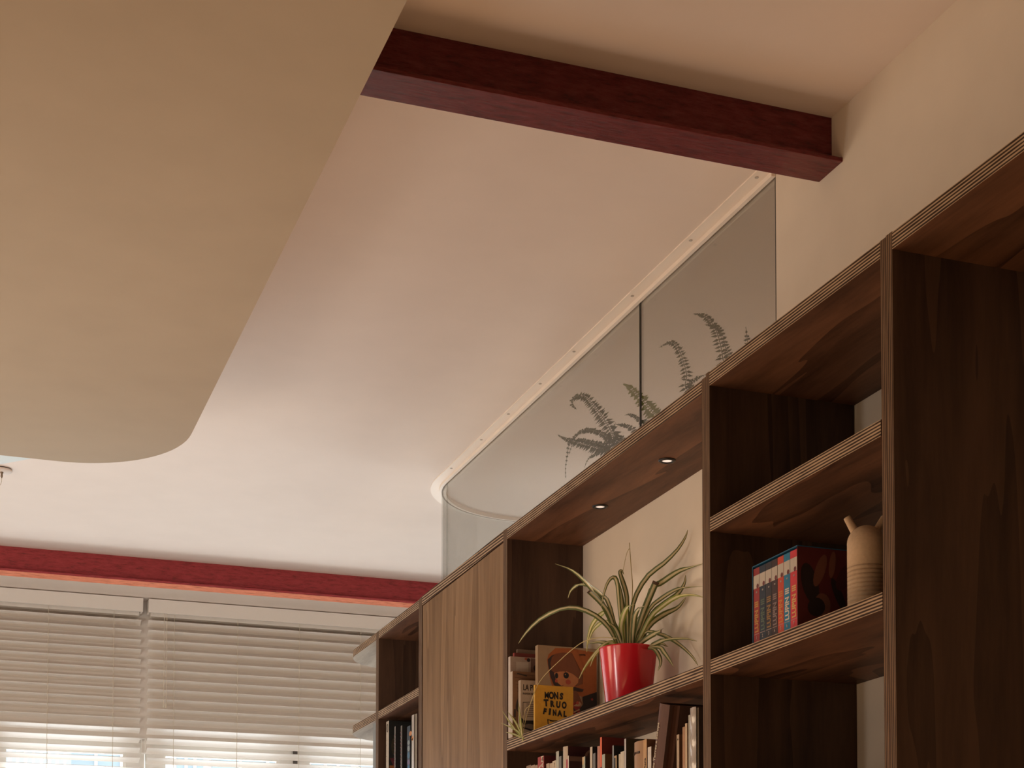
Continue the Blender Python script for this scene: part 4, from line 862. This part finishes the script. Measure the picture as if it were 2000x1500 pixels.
ROOM = Vector((-0.55, -0.80, 0.05))            # leaves turn their faces to the open room
def leaf(P, w, parent, mat, blunt=False, n=14, name='leaf', flip=0.0):
    S = spline(P, n); base = S[0]
    bm = bmesh.new(); uvl = bm.loops.layers.uv.new('UVMap'); rows = []
    out = S[-1] - S[0]; out.z = 0
    hor = Vector((-out.y, out.x, 0)); 
    hor = hor.normalized() if hor.length > 1e-4 else Vector((1, 0, 0))
    for i, p in enumerate(S):
        u = i/n; t = (S[min(i+1, n)] - S[max(i-1, 0)]).normalized()
        face = t.cross(ROOM).normalized()
        if face.dot(hor) < 0: hr = -hor
        else: hr = hor
        wd = (face*(0.85-flip) + hr*(0.35+flip)); wd = (wd - t*wd.dot(t)).normalized()
        nrm = t.cross(wd)
        if blunt: prof = 0.72 + 0.28*math.sin(min(1, u*1.6)*PI/2)
        else: prof = (0.62 + 0.38*math.sin(min(1, u/0.4)*PI/2)) * min(1.0, (1.03-u)/0.55)**0.75
        hw = w*0.5*max(prof, 0.03)
        rows.append([bm.verts.new(p + wd*hw*s + nrm*hw*0.42*(abs(s)-0.5)) for s in (-1, -0.5, 0, 0.5, 1)])
    for i in range(n):
        for k in range(4):
            f = bm.faces.new((rows[i][k], rows[i][k+1], rows[i+1][k+1], rows[i+1][k])); f.smooth = True
            for lp, (uu, vv) in zip(f.loops, ((k/4, i/n), ((k+1)/4, i/n), ((k+1)/4, (i+1)/n), (k/4, (i+1)/n))): lp[uvl].uv = (uu, vv)
            if blunt and i == n-1: f.material_index = 1
    me = bpy.data.meshes.new(name); bm.to_mesh(me); bm.free(); me.materials.append(mat); me.materials.append(dead_m)
    o = bpy.data.objects.new(name, me); C.objects.link(o); put_under(o, parent); return o

def tube(name, P, r, parent, mat, n=24, taper=0.7, seg=6):
    bm = bmesh.new(); add_tube(bm, spline(P, n), r, seg, taper); return obj(name, bm, mat, parent, True)

ZP = 1.9305
pot_red = flat('glossy_red_plastic', (0.62, 0.014, 0.028), 0.20, 0.5, 0, 0, 1, 0, 0.4)
t = thing('spider_plant', 'variegated spider plant in a glossy red pot under the spotlights', 'potted plant', (1.87, 4.19, ZP))
bm = bmesh.new()
hp = 0.183
add_lathe(bm, 1.87, 4.19, [(0, ZP), (0.060, ZP), (0.063, ZP+0.004), (0.0822, ZP+hp-0.004), (0.0835, ZP+hp), (0.0815, ZP+hp+0.0005), (0.0795, ZP+hp-0.004), (0.077, ZP+hp-0.03), (0, ZP+hp-0.03)], 56)
obj('pot', bm, pot_red, t, True)
bm = bmesh.new(); add_lathe(bm, 1.87, 4.19, [(0, ZP+hp-0.008), (0.03, ZP+hp-0.010), (0.0755, ZP+hp-0.016), (0.0755, ZP+hp-0.028), (0, ZP+hp-0.029)], 32)
obj('soil', bm, soil, t, True)
for k, (P, wd) in enumerate(SPIDER_LEAVES):
    leaf(P, wd*1.12, t, leaf_b if k in (17, 18, 19, 20, 14, 11) else leaf_a, k in (3, 9, 23), 14, 'leaf', (0.0, 0.1, 0.2, 0.05)[k % 4])
tube('flower_stalk', STALK, 0.0016, t, stalk_m); tube('flower_stalk', STALK2, 0.0010, t, stalk_m, 12)
tube('runner', RUNNER, 0.0014, t, stalk_m, 40); tube('runner', RUNNER2, 0.0010, t, stalk_m, 14)
for P in PLANTLET: leaf(P, 0.0075, t, leaf_b, False, 8, 'plantlet_leaf')

# ------------------------------------------------------------------ ferns behind the glass
fern_d = flat('dark_fern_green', (0.050, 0.058, 0.012), 0.6, 0.3, 0.2, 0, 40)
fern_l = flat('light_fern_green', (0.21, 0.23, 0.035), 0.6, 0.3, 0.15, 0, 40)
terra = flat('grey_stoneware', (0.16, 0.15, 0.14), 0.7)
def fern(label, px, py, fronds, seed):
    rg = random.Random(seed)
    t = thing('potted_fern', label, 'potted plant', (px, py, 2.6005), 'ferns behind the glass screen')
    bm = bmesh.new(); add_lathe(bm, px, py, [(0, 2.6005), (0.062, 2.6005), (0.085, 2.745), (0.088, 2.76), (0.082, 2.76), (0.079, 2.735), (0, 2.735)], 36)
    obj('pot', bm, terra, t, True)
    bm = bmesh.new(); add_lathe(bm, px, py, [(0, 2.746), (0.0785, 2.742), (0.0785, 2.736), (0, 2.736)], 24); obj('soil', bm, soil, t, True)
    for P, pl, green in fronds:
        P = [(px, py, 2.745)] + P
        n = 60; S = spline(P, n); bm = bmesh.new(); add_tube(bm, S, 0.0016, 5, 0.4)
        L = 0; acc = [0]
        for a, b in zip(S, S[1:]): L += (b-a).length; acc.append(L)
        step = 0.0140 if not green else 0.0155
        s = 0.06 if L > 0.25 else 0.03; side = 1
        while s < L - 0.004:
            k = max(i for i in range(n+1) if acc[i] <= s); k = min(k, n-1)
            p = S[k] + (S[k+1]-S[k])*((s-acc[k])/max(1e-6, acc[k+1]-acc[k])); tn = (S[min(k+2, n)] - S[max(k-1, 0)]).normalized()
            u = s/L; ln = pl*(0.55 + 0.55*math.sin(PI*min(1, 0.18+u*0.95)))*(1.0 if u < 0.85 else max(0.25, (1-u)/0.15))*rg.uniform(0.8, 1.1)
            wdir = tn.cross(ROOM).normalized()
            for sd in (1, -1):
                d = (wdir*sd + tn*rg.uniform(0.18, 0.45) + Vector((rg.uniform(-.35, .35), rg.uniform(-.35, .35), rg.uniform(-.45, .15)))).normalized()
                q = d.cross(ROOM + Vector((rg.uniform(-.5, .5), rg.uniform(-.5, .5), 0))).normalized()*(0.0042 if not green else 0.0064)
                sag = Vector((0, 0, -ln*0.12))
                v = [bm.verts.new(x) for x in (p, p + d*ln*0.35 + q, p + d*ln + sag, p + d*ln*0.35 - q)]
                bm.faces.new(v)
            s += step
        o = obj('frond', bm, fern_l if green else fern_d, t)
    return t
fern('fern with arching fronds behind the glass, left of the pane joint above the spotlights', 2.17, 4.62, FERN_A, 3)
fern('fern with sparse upright fronds behind the glass, right of the pane joint', 2.17, 4.08, FERN_B, 8)

# ------------------------------------------------------------------ ceiling rose of a pendant lamp (lamp itself hangs outside the frame)
t = thing('ceiling_rose', 'white round pendant ceiling rose with cord grip at the left edge', 'lamp', (0.262, 6.80, ZC - 0.012))
bm = bmesh.new(); add_lathe(bm, 0.262, 6.80, [(0, ZC-0.004), (0.040, ZC-0.004), (0.0415, ZC-0.008), (0.039, ZC-0.0125), (0, ZC-0.0135)], 36); obj('cover', bm, plaster_c, t, True)
bm = bmesh.new(); add_lathe(bm, 0.262, 6.80, [(0, ZC), (0.036, ZC), (0.036, ZC-0.004), (0, ZC-0.004)], 30); obj('shadow_gap', bm, black_m, t)  # black disc standing in for the shadow gap above the cover
bm = bmesh.new(); add_lathe(bm, 0.262, 6.80, [(0, ZC-0.0132), (0.0065, ZC-0.0132), (0.0065, ZC-0.017), (0.0045, ZC-0.020), (0.0045, ZC-0.031), (0.002, ZC-0.038), (0, ZC-0.038)], 16); obj('cord_grip', bm, flat('bronze_cord_grip', (0.22, 0.16, 0.11), 0.4, 0.5), t, True)
tube('cord', [(0.262, 6.80, ZC-0.036), (0.255, 6.795, ZC-0.07), (0.20, 6.78, ZC-0.14), (0.0, 6.70, ZC-0.25), (-0.5, 6.5, ZC-0.30)], 0.0016, t, cord_white, 30, 1.0)

# ------------------------------------------------------------------ the building across the street
fac = flat('pale_render_facade', (0.80, 0.79, 0.77), 0.9)
fgl = flat('dull_blue_window', (0.30, 0.38, 0.43), 0.4)
frail = flat('grey_railing', (0.38, 0.43, 0.46), 0.5)
t = thing('building', 'pale building across the street seen through the blinds', 'building', (2.0, 22.0, 0))
box('facade', -10, 16, 22, 24, -6, 6.2, fac, t)
for k, (x0, x1, z0, z1) in enumerate([(1.75, 2.75, 3.95, 4.33), (3.15, 3.50, 3.90, 4.36), (3.62, 4.75, 3.85, 4.36), (5.0, 5.55, 3.85, 4.38), (5.68, 6.3, 3.85, 4.38), (-1.8, -0.9, 3.8, 4.35), (7.2, 8.2, 3.85, 4.38)]):
    f = box('window', x0, x1, 21.94, 21.999, z0 - 0.6, z1, fgl, t)
    for q in range(1, 3):
        xx = x0 + (x1-x0)*q/3; box('window_bar', xx-0.02, xx+0.02, 21.91, 21.939, z0 - 0.6, z1, fac, f)
box('balcony_slab', 0.75, 1.72, 20.9, 21.999, 3.55, 3.70, fac, t)
box('railing', 0.75, 1.70, 20.95, 20.99, 4.28, 4.32, frail, t)
for k in range(10):
    box('baluster', 0.78 + 0.095*k, 0.78 + 0.095*k + 0.055, 20.955, 20.985, 3.70, 4.279, frail, t)
